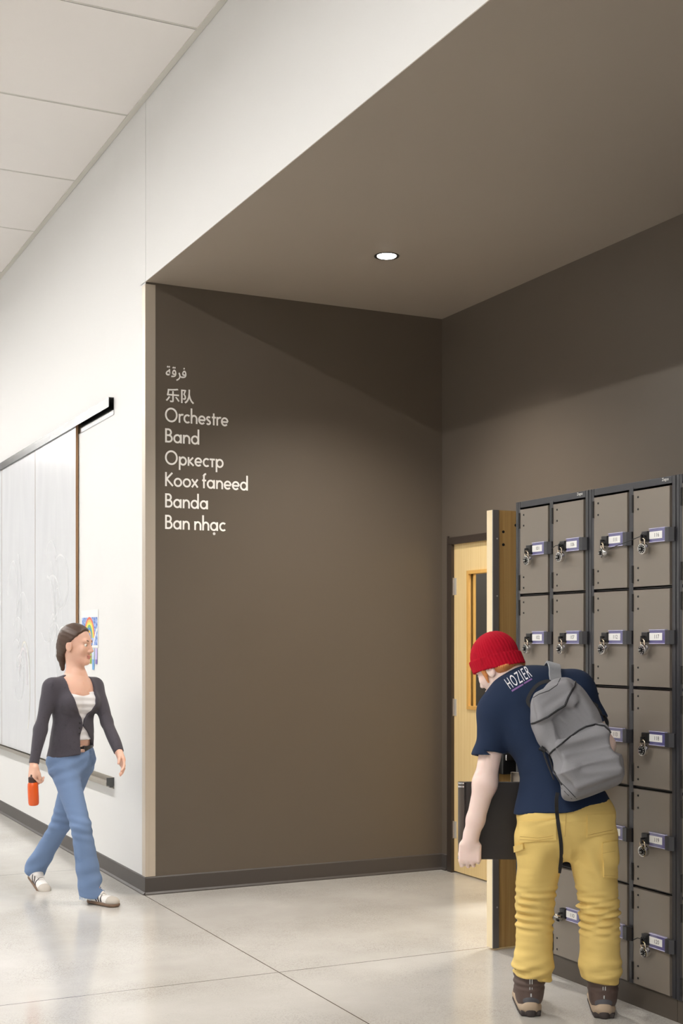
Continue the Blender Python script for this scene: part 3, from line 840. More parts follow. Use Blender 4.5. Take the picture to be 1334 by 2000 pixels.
def nets(G_, lo, res):
    S_ = G_ < 0; sh = G_.shape
    cnt = np.zeros([x - 1 for x in sh], np.int8); offs = [(a, b, c) for a in (0, 1) for b in (0, 1) for c in (0, 1)]
    for a, b, c in offs: cnt += S_[a:sh[0] - 1 + a, b:sh[1] - 1 + b, c:sh[2] - 1 + c]
    act = (cnt > 0) & (cnt < 8); I = np.argwhere(act); idx = np.full(act.shape, -1, np.int32); idx[act] = np.arange(len(I))
    vals = {o: G_[I[:, 0] + o[0], I[:, 1] + o[1], I[:, 2] + o[2]] for o in offs}
    acc = np.zeros((len(I), 3)); nn = np.zeros(len(I))
    for o in offs:
        for ax in range(3):
            if o[ax]: continue
            q = list(o); q[ax] = 1; q = tuple(q); a, b = vals[o], vals[q]; x = (a < 0) != (b < 0)
            t = np.where(x, a / np.where(x, a - b, 1), 0); pt = np.tile(np.array(o, float), (len(I), 1)); pt[:, ax] = t
            acc[x] += pt[x]; nn[x] += 1
    Vt = lo + (I + acc / nn[:, None]) * res
    F = []
    for ax in range(3):
        u, v = (ax + 1) % 3, (ax + 2) % 3
        sl0 = [slice(None)] * 3; sl1 = [slice(None)] * 3; sl0[ax] = slice(0, sh[ax] - 1); sl1[ax] = slice(1, None)
        E0, E1 = S_[tuple(sl0)], S_[tuple(sl1)]
        for flip, m in ((False, E0 & ~E1), (True, ~E0 & E1)):
            e = np.argwhere(m); e = e[(e[:, u] > 0) & (e[:, v] > 0) & (e[:, u] < sh[u] - 1) & (e[:, v] < sh[v] - 1)]
            if not len(e): continue
            def cell(du, dv):
                c = e.copy(); c[:, u] -= du; c[:, v] -= dv; return idx[c[:, 0], c[:, 1], c[:, 2]]
            q = np.stack([cell(1, 1), cell(0, 1), cell(0, 0), cell(1, 0)], 1)
            F.append(q[:, ::-1] if flip else q)
    F = np.concatenate(F) if F else np.zeros((0, 4), int)
    return Vt, F[(F >= 0).all(1)]

def np_mesh(name, Vt, F, mats, parent=None, origin=(0, 0, 0), loc=None, midx=None):
    """mesh from world coordinates, stored relative to origin"""
    Vt = (Vt - np.array(origin)[None, :]).astype(np.float32)
    me = bpy.data.meshes.new(name)
    me.vertices.add(len(Vt)); me.vertices.foreach_set('co', Vt.ravel())
    me.loops.add(F.size); me.loops.foreach_set('vertex_index', F.ravel().astype(np.int32))
    me.polygons.add(len(F)); me.polygons.foreach_set('loop_start', np.arange(0, F.size, 4, dtype=np.int32))
    me.polygons.foreach_set('loop_total', np.full(len(F), 4, np.int32))
    for m in (mats if isinstance(mats, (list, tuple)) else [mats]): me.materials.append(m)
    if midx is not None: me.polygons.foreach_set('material_index', midx.astype(np.int32))
    me.polygons.foreach_set('use_smooth', np.ones(len(F), bool))
    me.update(calc_edges=True); me.validate()
    o = bpy.data.objects.new(name, me); COL.objects.link(o)
    if parent is not None: o.parent = parent
    if loc is not None: o.location = loc
    return o

def bvh_of(Vt, F): return BVHTree.FromPolygons([tuple(v) for v in Vt], [tuple(int(i) for i in f) for f in F])

def fnoise(p, sc, seed=0):
    """cheap smooth noise from sines, about -1..1"""
    r = np.random.RandomState(seed); out = 0
    for i in range(5):
        k = r.normal(size=3); k /= np.linalg.norm(k); k *= sc * r.uniform(.6, 1.7)
        out = out + np.sin(p @ k.astype(np.float32) + r.uniform(0, 6.28))
    return out / 3.0

def head(S_, c, fwd, up, sc=1.0, female=False):
    """adds skull, face and ears; returns a function from head coordinates (side, forward, up) to the world"""
    f = Vector(fwd).normalized(); u = Vector(up); u = (u - f * u.dot(f)).normalized(); s = f.cross(u)
    c = Vector(c)
    W = lambda x, y, z: c + (s * x + f * y + u * z) * sc
    j = .93 if female else 1.0
    S_.u(ell(W(0, -.012, .032), (.074 * sc, .094 * sc, .083 * sc), s, f), .02)
    S_.u(ell(W(0, .022, -.03), (.060 * j * sc, .066 * sc, .082 * sc), s, f), .03)
    S_.u(cap(W(-.044 * j, .0, -.062), W(-.012, .062, -.1), .018 * sc, .016 * sc), .025)
    S_.u(cap(W(.044 * j, .0, -.062), W(.012, .062, -.1), .018 * sc, .016 * sc), .025)
    S_.u(ell(W(0, .070, -.1), (.022 * j * sc, .018 * sc, .016 * sc), s, f), .018)
    S_.u(cap(W(-.036, .072, .022), W(.036, .072, .022), .013 * sc), .014)
    for x in (-1, 1):
        S_.u(ell(W(.040 * x, .058, -.03), (.022 * sc, .020 * sc, .024 * sc), s, f), .022)
        S_.sub(ell(W(.031 * x, .092, .0), (.017 * sc, .014 * sc, .011 * sc), s, f), .012)
    S_.u(cap(W(0, .082, .008), W(0, .103, -.034), .0075 * sc, .0105 * sc), .010)
    for x in (-1, 1): S_.u(ell(W(.011 * x, .090, -.040), (.0085 * sc, .010 * sc, .007 * sc), s, f), .006)
    S_.u(ell(W(0, .086, -.066), (.022 * sc, .010 * sc, .0055 * sc), s, f), .005)
    S_.u(ell(W(0, .083, -.077), (.019 * sc, .010 * sc, .0065 * sc), s, f), .005)
    S_.sub(cap(W(-.02, .093, -.0715), W(.02, .093, -.0715), .0022 * sc), .002)
    for x in (-1, 1):
        S_.u(ell(W(.076 * x, -.012, -.012), (.009 * sc, .021 * sc, .033 * sc), s, f), .006)
        S_.sub(ell(W(.085 * x, -.008, -.010), (.006 * sc, .011 * sc, .019 * sc), s, f), .004)
    return W

def eyes(W, root, origin, brow_col, sc=1.0):
    mw = mat('eye_white', rgb(236, 232, 226), .2); mi = mat('iris_brown', rgb(70, 48, 34), .2); mb_ = mat('brow_' + brow_col[0], brow_col[1], .8)
    o = Vector(origin)
    for x in (-1, 1):
        c = W(.031 * x, .0718, -.0015) - o
        m = MB(); m.ball(c, .0115 * sc, 10); m.mi = 1; q = W(.031 * x, .0795, -.0015) - o; m.ball(q, .0054 * sc, 8); m.build('eye', [mw, mi], root, smooth=180)
        m = MB(); pts = [W(x * (.014 + .034 * t), .0865 - .012 * t * t, .021 + .006 * math.sin(t * 2.4)) - o for t in (0, .25, .5, .75, 1)]
        m.tube(pts, [.002, .0034, .0034, .003, .0014], 6); m.build('eyebrow', mb_, root, smooth=180)

def hand(S_, wrist, d, n, thumb_side, curl=(.5, .7, .4), spread=.06, sc=1.0, thumb=(.7, .5), wr=.024, curls=None):
    """wrist point, d: wrist->knuckles, n: the way the palm faces, thumb_side: +-1 along d x n"""
    d = Vector(d).normalized(); n = Vector(n); n = (n - d * n.dot(d)).normalized(); s = d.cross(n) * thumb_side
    w_ = Vector(wrist); L = .088 * sc
    fl = [(.030, .098, (.042, .026, .022)), (.010, .102, (.046, .029, .023)), (-.011, .098, (.043, .027, .022)), (-.030, .088, (.034, .021, .020))]
    S_.u(ecap(w_ - d * .02, w_ + d * .02, wr * sc, wr * 1.05 * sc, .72, s), .02)
    S_.u(rbox(w_ + d * .052 * sc, (.040 * sc, .046 * sc, .014 * sc), .013 * sc, d, s), .016)
    tips = []
    for q, (y, l, seg) in enumerate(fl):
        k = w_ + d * (l * sc * .92) + s * (y * sc)
        S_.u(cap(w_ + d * .02 + s * (y * .55 * sc), k, .012 * sc, .0098 * sc), .010)
        a = 0.0; p = k; r = (.0092 if q < 3 else .0082) * sc
        cc = curls[q] if curls else curl
        dd = (d + s * (y / .03) * spread).normalized()
        for i, sl in enumerate(seg):
            a += cc[i]; e = p + (dd * math.cos(a) + n * math.sin(a)) * sl * sc
            S_.u(cap(p, e, r, r * .9), .004 if i else .006); p = e; r *= .9
        tips.append(p)
    b = w_ + d * .022 * sc + s * .022 * sc + n * .006
    m1 = b + (d * math.cos(thumb[0]) + s * math.sin(thumb[0]) * .8 + n * .3).normalized() * .046 * sc
    m2 = m1 + (d * math.cos(thumb[0] - thumb[1]) + s * math.sin(thumb[0] - thumb[1]) + n * .45).normalized() * .032 * sc
    m3 = m2 + (d * math.cos(thumb[0] - 1.6 * thumb[1]) + s * math.sin(thumb[0] - 1.6 * thumb[1]) + n * .5).normalized() * .026 * sc
    S_.u(cap(b, m1, .0165 * sc, .0125 * sc), .014); S_.u(cap(m1, m2, .0115 * sc, .010 * sc), .006); S_.u(cap(m2, m3, .010 * sc, .0085 * sc), .004)
    return tips
# ------------------------------------------------------------------ the person at the lockers
def F0(px, py):
    z = EYE * FPX / (py - HOR); p = P(px, py, z); p.z = 0; return p
CAMO = Vector((0, 0, EYE))
def ray(px, py):
    return (P(px, py, 5.0) - CAMO).normalized()
def hit(bvh, px, py):
    r = bvh.ray_cast(CAMO, ray(px, py))
    return (r[0], r[1]) if r[0] is not None else (None, None)

def patch(bvh, quad, n, m, thick, origin, inset=0.0):
    """curved panel of even thickness lying on a surface, corners given as seen in the photo"""
    a, b, c, d = [Vector(q) for q in quad]; top = []; nrm = []
    last = None
    for i in range(n + 1):
        for j in range(m + 1):
            u, v = i / n, j / m
            q = a * (1 - u) * (1 - v) + b * u * (1 - v) + c * u * v + d * (1 - u) * v
            p, nn = hit(bvh, q.x, q.y)
            if p is None: p, nn = last
            last = (p, nn); top.append(p); nrm.append(nn if nn.dot(ray(q.x, q.y)) < 0 else -nn)
    o = Vector(origin); W_ = m + 1
    vs = [p + k * thick - o for p, k in zip(top, nrm)] + [p - k * .003 - o for p, k in zip(top, nrm)]
    N_ = len(top); fs = []
    for i in range(n):
        for j in range(m):
            q = [i * W_ + j, i * W_ + j + 1, (i + 1) * W_ + j + 1, (i + 1) * W_ + j]
            fs += [q, [x + N_ for x in q[::-1]]]
    rim = [j for j in range(W_)] + [i * W_ + m for i in range(1, n + 1)] + [n * W_ + j for j in range(m - 1, -1, -1)] + [i * W_ for i in range(n - 1, 0, -1)]
    for k in range(len(rim)):
        x, y = rim[k], rim[(k + 1) % len(rim)]; fs.append([x, x + N_, y + N_, y])
    mb = MB(); mb.mesh_from(vs, fs); bmesh.ops.recalc_face_normals(mb.bm, faces=mb.bm.faces); return mb

def seam(bvh, pix, r, origin, lift=0.0, sub=6):
    """thin cord following a surface, points given as seen in the photo"""
    pts = []; o = Vector(origin)
    for (x0, y0), (x1, y1) in zip(pix, pix[1:]):
        for t in range(sub):
            p, nn = hit(bvh, x0 + (x1 - x0) * t / sub, y0 + (y1 - y0) * t / sub)
            if p is not None: pts.append(p + nn * lift * (1 if nn.dot(p - CAMO) < 0 else -1) - o)
    p, nn = hit(bvh, *pix[-1])
    if p is not None: pts.append(p - o)
    mb = MB()
    if len(pts) > 2: mb.tube(pts, r, 6)
    return mb

M_skin = mat('skin_pale', rgb(238, 212, 202), .45, var=.05, vscale=11, dark=rgb(232, 188, 176), sss=.08)
M_navy = mat('navy_cotton', rgb(29, 42, 66), .9, var=.10, vscale=7, bump=.12, bscale=500, spec=.25, crease=(5, .22, (1, 1, .8)))
M_yellow = mat('mustard_canvas', rgb(217, 188, 112), .8, var=.1, vscale=6, bump=.15, bscale=420, crease=(7, .6, (1, 1, 2.6)))
M_ystitch = mat('mustard_stitch', rgb(196, 162, 92), .8)
M_red = mat('red_knit', rgb(164, 8, 34), .9, var=.2, vscale=30, bump=.5, bscale=160, stretch=(1, 1, .4), spec=.2)
M_hair = mat('copper_hair', rgb(196, 128, 72), .5, var=.35, vscale=60, stretch=(1, 1, .12), bump=.5, bscale=120)

BO = (F0(1037, 1986) + F0(1180, 1990)) / 2; BO.z = 0
pelvis, waist, chest, neckb = P(1107, 1592, 5.24), P(1085, 1508, 5.27), P(1048, 1400, 5.34), P(1000, 1326, 5.41)
Ls, Rs = P(972, 1392, 5.34), P(1122, 1350, 5.37)
Le, Lw = P(947, 1530, 5.31), P(919, 1640, 5.315)
Re = P(1180, 1456, 5.40); Rw = Re + V(.02, .74, -.62).normalized() * .26
Hl, Hr = F0(1037, 1986), F0(1180, 1990)
fl = (FWD * 1.0 + RIGHT * .03).normalized(); fr_ = (FWD * 1.0 + RIGHT * .12).normalized()
Al, Ar = Hl + fl * .062 + UP * .1, Hr + fr_ * .062 + UP * .1
Lh, Rh = P(1054, 1636, 5.24), P(1158, 1636, 5.22)
Lk, Rk = P(1045, 1765, 5.29), P(1170, 1768, 5.25)
side = (Rs - Ls).normalized(); spine = (neckb - pelvis).normalized()
hc = P(971, 1304, 5.45)
hf = (RIGHT * -.66 + FWD * .58 - UP * .46); hu = (RIGHT * -.30 + FWD * .22 + UP * .92)

B = Sdf()
B.u(ell(pelvis, (.15, .1, .12), RIGHT, FWD)); B.u(ecap(pelvis, waist, .14, .115, .75, RIGHT), .04); B.u(ecap(waist, chest, .115, .14, .72, side), .04)
B.u(cap(Ls, Rs, .05), .05); B.u(cap(chest, neckb, .11, .07), .05)
HW = head(B, hc, hf, hu, 1.0)
B.u(cap(neckb - spine * .02, HW(0, -.026, -.03), .058, .054), .03)
B.u(cap(Ls, Le, .050, .0435), .03); B.u(ell(Le, (.044, .042, .05)), .03)
B.u(cap(Le, Le * .35 + Lw * .65, .0455, .036), .02); B.u(cap(Le * .35 + Lw * .65, Lw, .036, .028), .02)
hand(B, Lw, (-UP * .97 - RIGHT * .03), FWD * .96 + RIGHT * .2, -1, curl=(1.1, 1.1, .6), spread=.07, thumb=(.45, .35), wr=.027)
B.u(cap(Rs, Re, .052, .044), .03); B.u(cap(Re, Rw, .045, .028), .02)
hand(B, Rw, V(.3, .75, -.6), V(.6, -.5, -.3), 1, curl=(.3, .4, .3), wr=.027)
for h, k, a in ((Lh, Lk, Al), (Rh, Rk, Ar)):
    B.u(cap(h, k, .075, .055), .04); B.u(cap(k, a, .052, .038), .03)
for a, f in ((Al, fl), (Ar, fr_)): B.u(cap(a - UP * .05, a + f * .12 - UP * .06, .035, .028), .03)
def bounds(pts, pad):
    return [min(p[i] for p in pts) - pad for i in range(3)], [max(p[i] for p in pts) + pad for i in range(3)]
lo, hi = bounds([pelvis, Ls, Rs, Lw - UP * .16, Re, Rw + V(.1, .2, -.1), Al - UP * .1, Ar, hc + UP * .1, hc - RIGHT * .1 + FWD * .05], .10)
Vb, Fb = B.mesh(lo, hi, .004)
boy = np_mesh('person', Vb, Fb, M_skin, None, BO, BO)
tag(boy, 'person in a red beanie, navy t-shirt and mustard trousers bending at the lockers', 'person')
eyes(HW, boy, BO, ('copper', rgb(150, 92, 52)))

# t-shirt
T = Sdf()
T.u(ell(chest, (.178, .185, .128), side, spine)); T.u(ecap(chest, waist, .168, .136, .80, side), .05); T.u(ecap(waist, P(1103, 1620, 5.235), .136, .226, .78, RIGHT), .05)
T.u(cap(Ls - spine * .0, Rs, .078), .05); T.u(cap(neckb - spine * .06, Ls, .060, .068), .05); T.u(cap(neckb - spine * .05, Rs, .085, .075), .06)
T.u(ell(chest * .45 + neckb * .55 - FWD * .03, (.15, .1, .10), side, spine), .06)
LsE = Ls + (Le - Ls) * .62; ua = (Le - Ls).normalized()
T.u(hollow(cut(cap(Ls, Ls + ua * .3, .074, .066), LsE, ua), cut(cap(LsE - ua * .06, LsE + ua * .1, .060), LsE - ua * .012, -ua)), .022)
rua = (Re - Rs).normalized(); RsE = Rs + rua * .155
T.u(hollow(cut(cap(Rs, Rs + rua * .3, .076, .064), RsE, rua), cut(cap(RsE - rua * .06, RsE + rua * .1, .059), RsE - rua * .012, -rua)), .03)
nk = neckb + (HW(0, -.026, -.03) - neckb).normalized() * .045
T.sub(cap(nk, nk + (nk - neckb).normalized() * .2, .074, .11), .012)
hem = P(1050, 1583, 5.24); hn = P(1066, 1683, 5.24) - P(1050, 1583, 5.24)
T.inter(plane(hem, hn), .004)
hn.normalize()
def shirt_folds(p):
    q = (p - A3(chest)); x = q @ A3(RIGHT); z = q @ A3(UP)
    w_ = np.exp(-((z + .22) / .16) ** 2)
    a = .0085 * w_ * np.sin(34 * (x * .8 + z * .55) + 2.2 * fnoise(p, 9, 3))
    s2 = np.exp(-(((p - A3(LsE + V(0, 0, .06))) ** 2).sum(1)) / .012)
    return a + .002 * s2 * np.sin(60 * (z + x * .6) + 2 * fnoise(p, 14, 5)) + .0035 * fnoise(p, 16, 8)
T.dis(shirt_folds)
lo, hi = bounds([pelvis - UP * .03, Ls, Rs, LsE, RsE, neckb, chest], .22)
Vt, Ft = T.mesh(lo, hi, .0045)
shirt = np_mesh('t_shirt', Vt, Ft, M_navy, boy, BO)
BV_T = bvh_of(Vt, Ft)
# lettering printed across the shoulders
def printed(text, quad, m, name, bold=0.0, lift=.0025, sp=1.0):
    vs, fs = text_mesh(text, 1.0, bold=bold, spacing=sp)
    x0 = min(v.x for v in vs); x1 = max(v.x for v in vs); y0 = min(v.y for v in vs); y1 = max(v.y for v in vs)
    bm = bmesh.new(); bv = [bm.verts.new((v.x, v.y, 0)) for v in vs]
    for f in fs: bm.faces.new([bv[i] for i in f])
    for t in range(1, 8):
        bmesh.ops.bisect_plane(bm, geom=bm.verts[:] + bm.edges[:] + bm.faces[:], plane_co=(0, y0 + (y1 - y0) * t / 8, 0), plane_no=(0, 1, 0))
    for t in range(1, 24):
        bmesh.ops.bisect_plane(bm, geom=bm.verts[:] + bm.edges[:] + bm.faces[:], plane_co=(x0 + (x1 - x0) * t / 24, 0, 0), plane_no=(1, 0, 0))
    bm.verts.index_update(); vs = [v.co.copy() for v in bm.verts]; fs = [tuple(v.index for v in f.verts) for f in bm.faces]; bm.free()
    a, b, c, d = [Vector(q) for q in quad]; out = []; last = V(0, 0, 0)
    for v in vs:
        u, w_ = (v.x - x0) / (x1 - x0), (v.y - y0) / (y1 - y0)
        q = a * (1 - u) * (1 - w_) + b * u * (1 - w_) + c * u * w_ + d * (1 - u) * w_
        p, nn = hit(BV_T, q.x, q.y)
        if p is not None: last = p - ray(q.x, q.y) * lift - BO
        out.append(last)
    mb = MB(); mb.mesh_from(out, fs); return mb.build(name, m, shirt)
M_print = mat('white_shirt_print', rgb(226, 226, 232), .7); M_purp = mat('violet_shirt_print', rgb(128, 92, 150), .7)
printed('HOZIER', [(997, 1346), (1040, 1321), (1028, 1299), (984, 1327)], M_print, 'shirt_print', .0, .0025, 1.22)
for qd in ([(999, 1348.5), (1021, 1335.5), (1022.5, 1338), (1000.5, 1351.5)], [(1023, 1334), (1038, 1325), (1039.5, 1327.5), (1024.5, 1336.5)]):
    patch(BV_T, qd, 2, 8, .002, BO).build('shirt_print', M_purp, shirt)

# trousers
Q = Sdf()
Q.u(ell(P(1105, 1590, 5.24), (.190, .136, .105), RIGHT, FWD)); Q.u(ecap(P(1103, 1560, 5.25), P(1105, 1590, 5.24), .162, .18, .72, RIGHT), .04)
Q.u(cap(Lh, Lk, .099, .076), .018); Q.u(cap(Rh, Rk, .099, .076), .018)
Lc, Rc = P(1040, 1935, 5.295), P(1172, 1945, 5.265)
lcut, rcut = P(1041, 1905, 5.29), P(1172, 1913, 5.26)
def leg(k, c, pt, n, r0, r1):
    return hollow(cut(cap(k, c, r0, r1), pt, n), cut(cap(pt + UP * .1, c - UP * .1, r1 - .010), pt + UP * .02, UP))
lower = [leg(Lk, Lc, lcut, -UP - RIGHT * .28, .076, .075), leg(Rk, Rc, rcut, -UP - RIGHT * .16, .077, .077)]
for f in lower: Q.u(f, .016)
Q.u(cap(P(1036, 1880, 5.28), P(1046, 1884, 5.28), .072), .02); Q.u(cap(P(1166, 1885, 5.255), P(1178, 1890, 5.255), .075), .02)
def folds(p):
    z = p[:, 2]; x = (p - A3(BO)) @ A3(RIGHT); y = (p - A3(BO)) @ A3(FWD)
    n1 = fnoise(p, 13, 1)
    def rid(s): return np.sign(s) * np.abs(s) ** 1.3
    n2 = fnoise(p, 21, 41); n3 = np.clip(.55 + .6 * fnoise(p, 17, 42), .1, 1.2)
    kn = np.exp(-((z - .42) / .085) ** 2); an = np.exp(-((z - .16) / .06) ** 2)
    d = kn * n3 * (.0078 * rid(np.sin(2 * PI * z / .036 + 3.4 * n1 + 16 * x + 1.2 * n2)) + .0052 * np.sin(2 * PI * z / .027 - 2.8 * n2 - 22 * x + 9 * y))
    d = d + an * n3 * (.0115 * rid(np.sin(2 * PI * z / .046 + 3.0 * fnoise(p, 15, 2) - 18 * x)) + .003 * np.sin(2 * PI * z / .03 + 3 * n2 + 25 * x))
    th = np.exp(-((z - .62) / .1) ** 2)
    d = d + .0062 * th * np.sin(33 * (z * .8 + np.abs(x) * 1.2) + 2.6 * n1) + .0045 * fnoise(p, 9, 4) + .002 * fnoise(p, 34, 43)
    return d
Q.dis(folds)
lo, hi = bounds([Lh, Rh, Lk, Rk, lcut, rcut, P(1105, 1540, 5.24)], .17)
lo[2] = .1
Vq, Fq = Q.mesh(lo, hi, .0045)
pants = np_mesh('trousers', Vq, Fq, M_yellow, boy, BO)
BV_Q = bvh_of(Vq, Fq)
patch(BV_Q, [(1015, 1604), (1086, 1600), (1087, 1640), (1017, 1645)], 12, 10, .006, BO).build('back_pocket', M_yellow, pants, smooth=50)
patch(BV_Q, [(1147, 1592), (1198, 1590), (1199, 1626), (1146, 1635)], 10, 8, .006, BO).build('back_pocket', M_yellow, pants, smooth=50)
patch(BV_Q, [(1177, 1646), (1203, 1642), (1204, 1716), (1178, 1713)], 6, 10, .007, BO).build('cargo_pocket', M_yellow, pants, smooth=50)
patch(BV_Q, [(1007, 1652), (1023, 1647), (1025, 1657), (1008, 1664)], 5, 3, .010, BO).build('tool_loop', M_yellow, pants, smooth=50)
for k, pix in enumerate(([(1018, 1639), (1050, 1641), (1086, 1635)], [(1018, 1634), (1050, 1636), (1086, 1630)], [(1147, 1630), (1172, 1626), (1198, 1621)], [(1106, 1560), (1105, 1600), (1103, 1634)], [(1178, 1709), (1203, 1711)], [(1177, 1665), (1203, 1661)])):
    m = seam(BV_Q, pix, .0013, BO, .0062)
    if len(m.bm.verts): m.build('stitch_line', M_ystitch, pants, smooth=60)

# beanie and hair
bu = (HW(0, 0, 1) - HW(0, 0, 0)).normalized(); bf = (HW(0, 1, 0) - HW(0, 0, 0)).normalized(); bs = (HW(1, 0, 0) - HW(0, 0, 0)).normalized()
K = Sdf(); bc = HW(0, -.010, .036)
tilt = (bu * .96 - bf * .25).normalized()
K.u(ell(bc + bu * .012, (.088, .108, .103), bs, bf)); K.inter(plane(HW(0, 0, .0), -tilt), .006)
K.u(cut(cut(ecap(bc + bu * .01, bc - bu * .10, .1155, .1115, .83, bf), HW(0, 0, -.006), -tilt), HW(0, 0, .048), tilt), .006)
K.sub(ell(bc - bu * .012, (.076, .094, .088), bs, bf), .004); K.sub(ecap(bc - bu * .02, bc - bu * .14, .101, .098, .82, bf), .004)
def ribs(p):
    q = p - A3(bc); a = np.arctan2(q @ A3(bs), q @ A3(bf)); return .0013 * np.sin(a * 46) + .003 * fnoise(p, 22, 6)
K.dis(ribs)
Vk, Fk = K.mesh(*bounds([bc], .15), .003)
np_mesh('beanie', Vk, Fk, M_red, boy, BO)
H = Sdf(); H.u(ell(HW(0, -.020, .018), (.079, .096, .094), bs, bf))
H.u(cap(HW(-.055, -.065, -.01), HW(.055, -.065, -.01), .034), .02); H.u(cap(HW(-.074, .018, .0), HW(-.066, .026, -.05), .014, .007), .012); H.u(cap(HW(.074, .018, .0), HW(.066, .026, -.05), .014, .007), .012)
H.inter(plane(HW(0, .04, 0), bf), .01); H.inter(plane(HW(0, 0, -.003), tilt), .002)
H.inter(plane(HW(0, -.05, -.064), -bu), .012); H.sub(ell(HW(0, -.0, -.035), (.066, .088, .07), bs, bf), .006)
def strands(p):
    q = p - A3(bc); a = np.arctan2(q @ A3(bs), q @ A3(bf)); return .0014 * np.sin(a * 85 + 2.5 * fnoise(p, 30, 9)) + .003 * fnoise(p, 38, 11)
H.dis(strands)
Vh, Fh = H.mesh(*bounds([bc], .16), .003)
np_mesh('hair', Vh, Fh, M_hair, boy, BO)

# boots
M_boot = mat('brown_boot_leather', rgb(84, 68, 62), .6, var=.15, vscale=14, bump=.2, bscale=260)
M_bootg = mat('grey_heel_counter', rgb(82, 82, 88), .55, var=.1)
M_sole = mat('tan_midsole', rgb(172, 152, 130), .7, var=.08, vscale=20)
M_tread = mat('dark_outsole', rgb(62, 54, 52), .75)
M_refl = mat('silver_pull_strip', rgb(196, 198, 200), .3, .3)
M_sock = mat('sock_white', rgb(226, 218, 216), .9)
def boot(Hp, f):
    s = f.cross(UP); W = lambda y, x, z: Hp + f * y + s * x + UP * z
    b = Sdf(); b.u(ecap(W(.062, 0, .175), W(.058, 0, .09), .058, .052, 1.0, s))
    b.u(ell(W(.052, 0, .066), (.052, .046, .044), f, s), .02); b.u(ecap(W(.07, 0, .062), W(.22, -.0, .05), .046, .040, .8, s), .03); b.u(ell(W(.225, 0, .045), (.062, .046, .034), f, s), .02)
    for k, z in enumerate((.105, .132, .158)): b.u(ecap(W(.06, 0, z), W(.06, 0, z + .004), .0605, .0605, 1, s), .012)
    b.inter(plane(W(0, 0, .184), UP), .006); b.inter(plane(W(0, 0, .034), -UP), .003)
    b.sub(cap(W(.062, 0, .26), W(.062, 0, .15), .045), .006)
    b.dis(lambda p: .0015 * fnoise(p, 40, 12) + .0026 * np.sin(2 * PI * (p[:, 2] - .1) / .027 + 1.2 * fnoise(p, 20, 13)) * np.clip((p[:, 2] - .095) / .02, 0, 1))
    pts = [W(-.02, 0, 0), W(.31, 0, .2)]
    Vm, Fm = b.mesh(*bounds(pts, .09), .0035)
    o = np_mesh('boot', Vm, Fm, M_boot, boy, BO)
    z = Sdf()
    z.u(ecap(W(.042, 0, .03), W(.235, 0, .03), .048, .052, .62, s)); z.inter(plane(W(0, 0, .054), UP), .004); z.inter(plane(W(0, 0, .012), -UP), .003)
    z.u(ell(W(.006, 0, .04), (.016, .03, .022), f, s), .012)
    Vm, Fm = z.mesh(*bounds(pts, .09), .0035)
    np_mesh('midsole', Vm, Fm, M_sole, o, BO)
    t = Sdf(); t.u(ecap(W(.042, 0, .012), W(.235, 0, .012), .046, .051, .5, s)); t.inter(plane(W(0, 0, .017), UP), .002); t.inter(plane(W(0, 0, .0005), -UP), .001)
    t.u(ell(W(-.002, 0, .02), (.009, .020, .026), f, s), .006)
    for k in range(11): t.u(rbox(W(.01 + .026 * k, 0, .012), (.007, .046 if k > 2 else .040, .011), .003, f, s), .003)
    t.inter(plane(W(0, 0, .0005), -UP), .001)
    Vm, Fm = t.mesh(*bounds(pts, .09), .0035)
    np_mesh('outsole', Vm, Fm, M_tread, o, BO)
    c = Sdf(); c.u(cut(cut(hollow(ell(W(.056, 0, .068), (.0585, .0505, .048), f, s), ell(W(.068, 0, .068), (.055, .0475, .043), f, s)), W(.06, 0, 0), f), W(0, 0, .088), UP))
    c.inter(plane(W(0, 0, .045), -UP), .003)
    Vm, Fm = c.mesh(*bounds([W(.03, 0, .07)], .08), .003)
    np_mesh('heel_counter', Vm, Fm, M_bootg, o, BO)
    m = MB(); rel = lambda y, x, z: W(y, x, z) - BO
    for x in (-.0045, .0045):
        m.tube([rel(-.002, x, .172), rel(-.0045, x, .15), rel(-.003, x, .128), rel(.0, x, .108)], .0022, 6)
    m.build('pull_strip', M_refl, o, smooth=60)
    m = MB(); m.tube([rel(-.006, 0, .094), rel(-.006, 0, .082)], .003, 6); m.build('pull_strip', M_refl, o, smooth=60)
    return o
boot(Hl, fl); boot(Hr, fr_)
m = MB(); c = Hl + fl * .062 - BO
m.lathe([(.040, .12), (.041, .16), (.0425, .198), (.038, .2)], 24, Matrix.Translation(c)); m.build('sock', M_sock, boy, smooth=60)

# the folder in the hand
fo = P(895, 1608, 5.385); fo.z = EYE - 429 / FPX * 5.37 + .012
fd = (P(1020, 1600, 5.375) - P(895, 1600, 5.385)); fd.z = 0; fd.normalize(); fn = fd.cross(UP)
bd = empty('folder', fo, math.atan2(fd.y, fd.x)); tag(bd, 'large black folder held upright in the lowered hand', 'folder')
M_fold = mat('black_folder_cover', rgb(38, 33, 31), .5, var=.08, vscale=10); M_spine = mat('grey_folder_spine', rgb(88, 80, 74), .4, .3)
mb = MB(); mb.box((.022, -.001, 0), (.285, .004, .318), .002); mb.box((.022, .02, 0), (.285, .025, .318), .002); mb.build('cover', M_fold, bd)
mb = MB(); mb.box((.018, .004, .006), (.278, .02, .31)); mb.build('pages', mat('paper_edge', rgb(210, 206, 196), .8), bd)
mb = MB(); mb.lathe([(.0135, 0), (.0135, .318)], 20, Matrix.Translation((.016, .012, 0)) @ Matrix.Diagonal((1.2, 1, 1, 1))); mb.box((.01, -.001, 0), (.034, .0045, .318), .001); mb.build('spine', M_spine, bd, smooth=40)
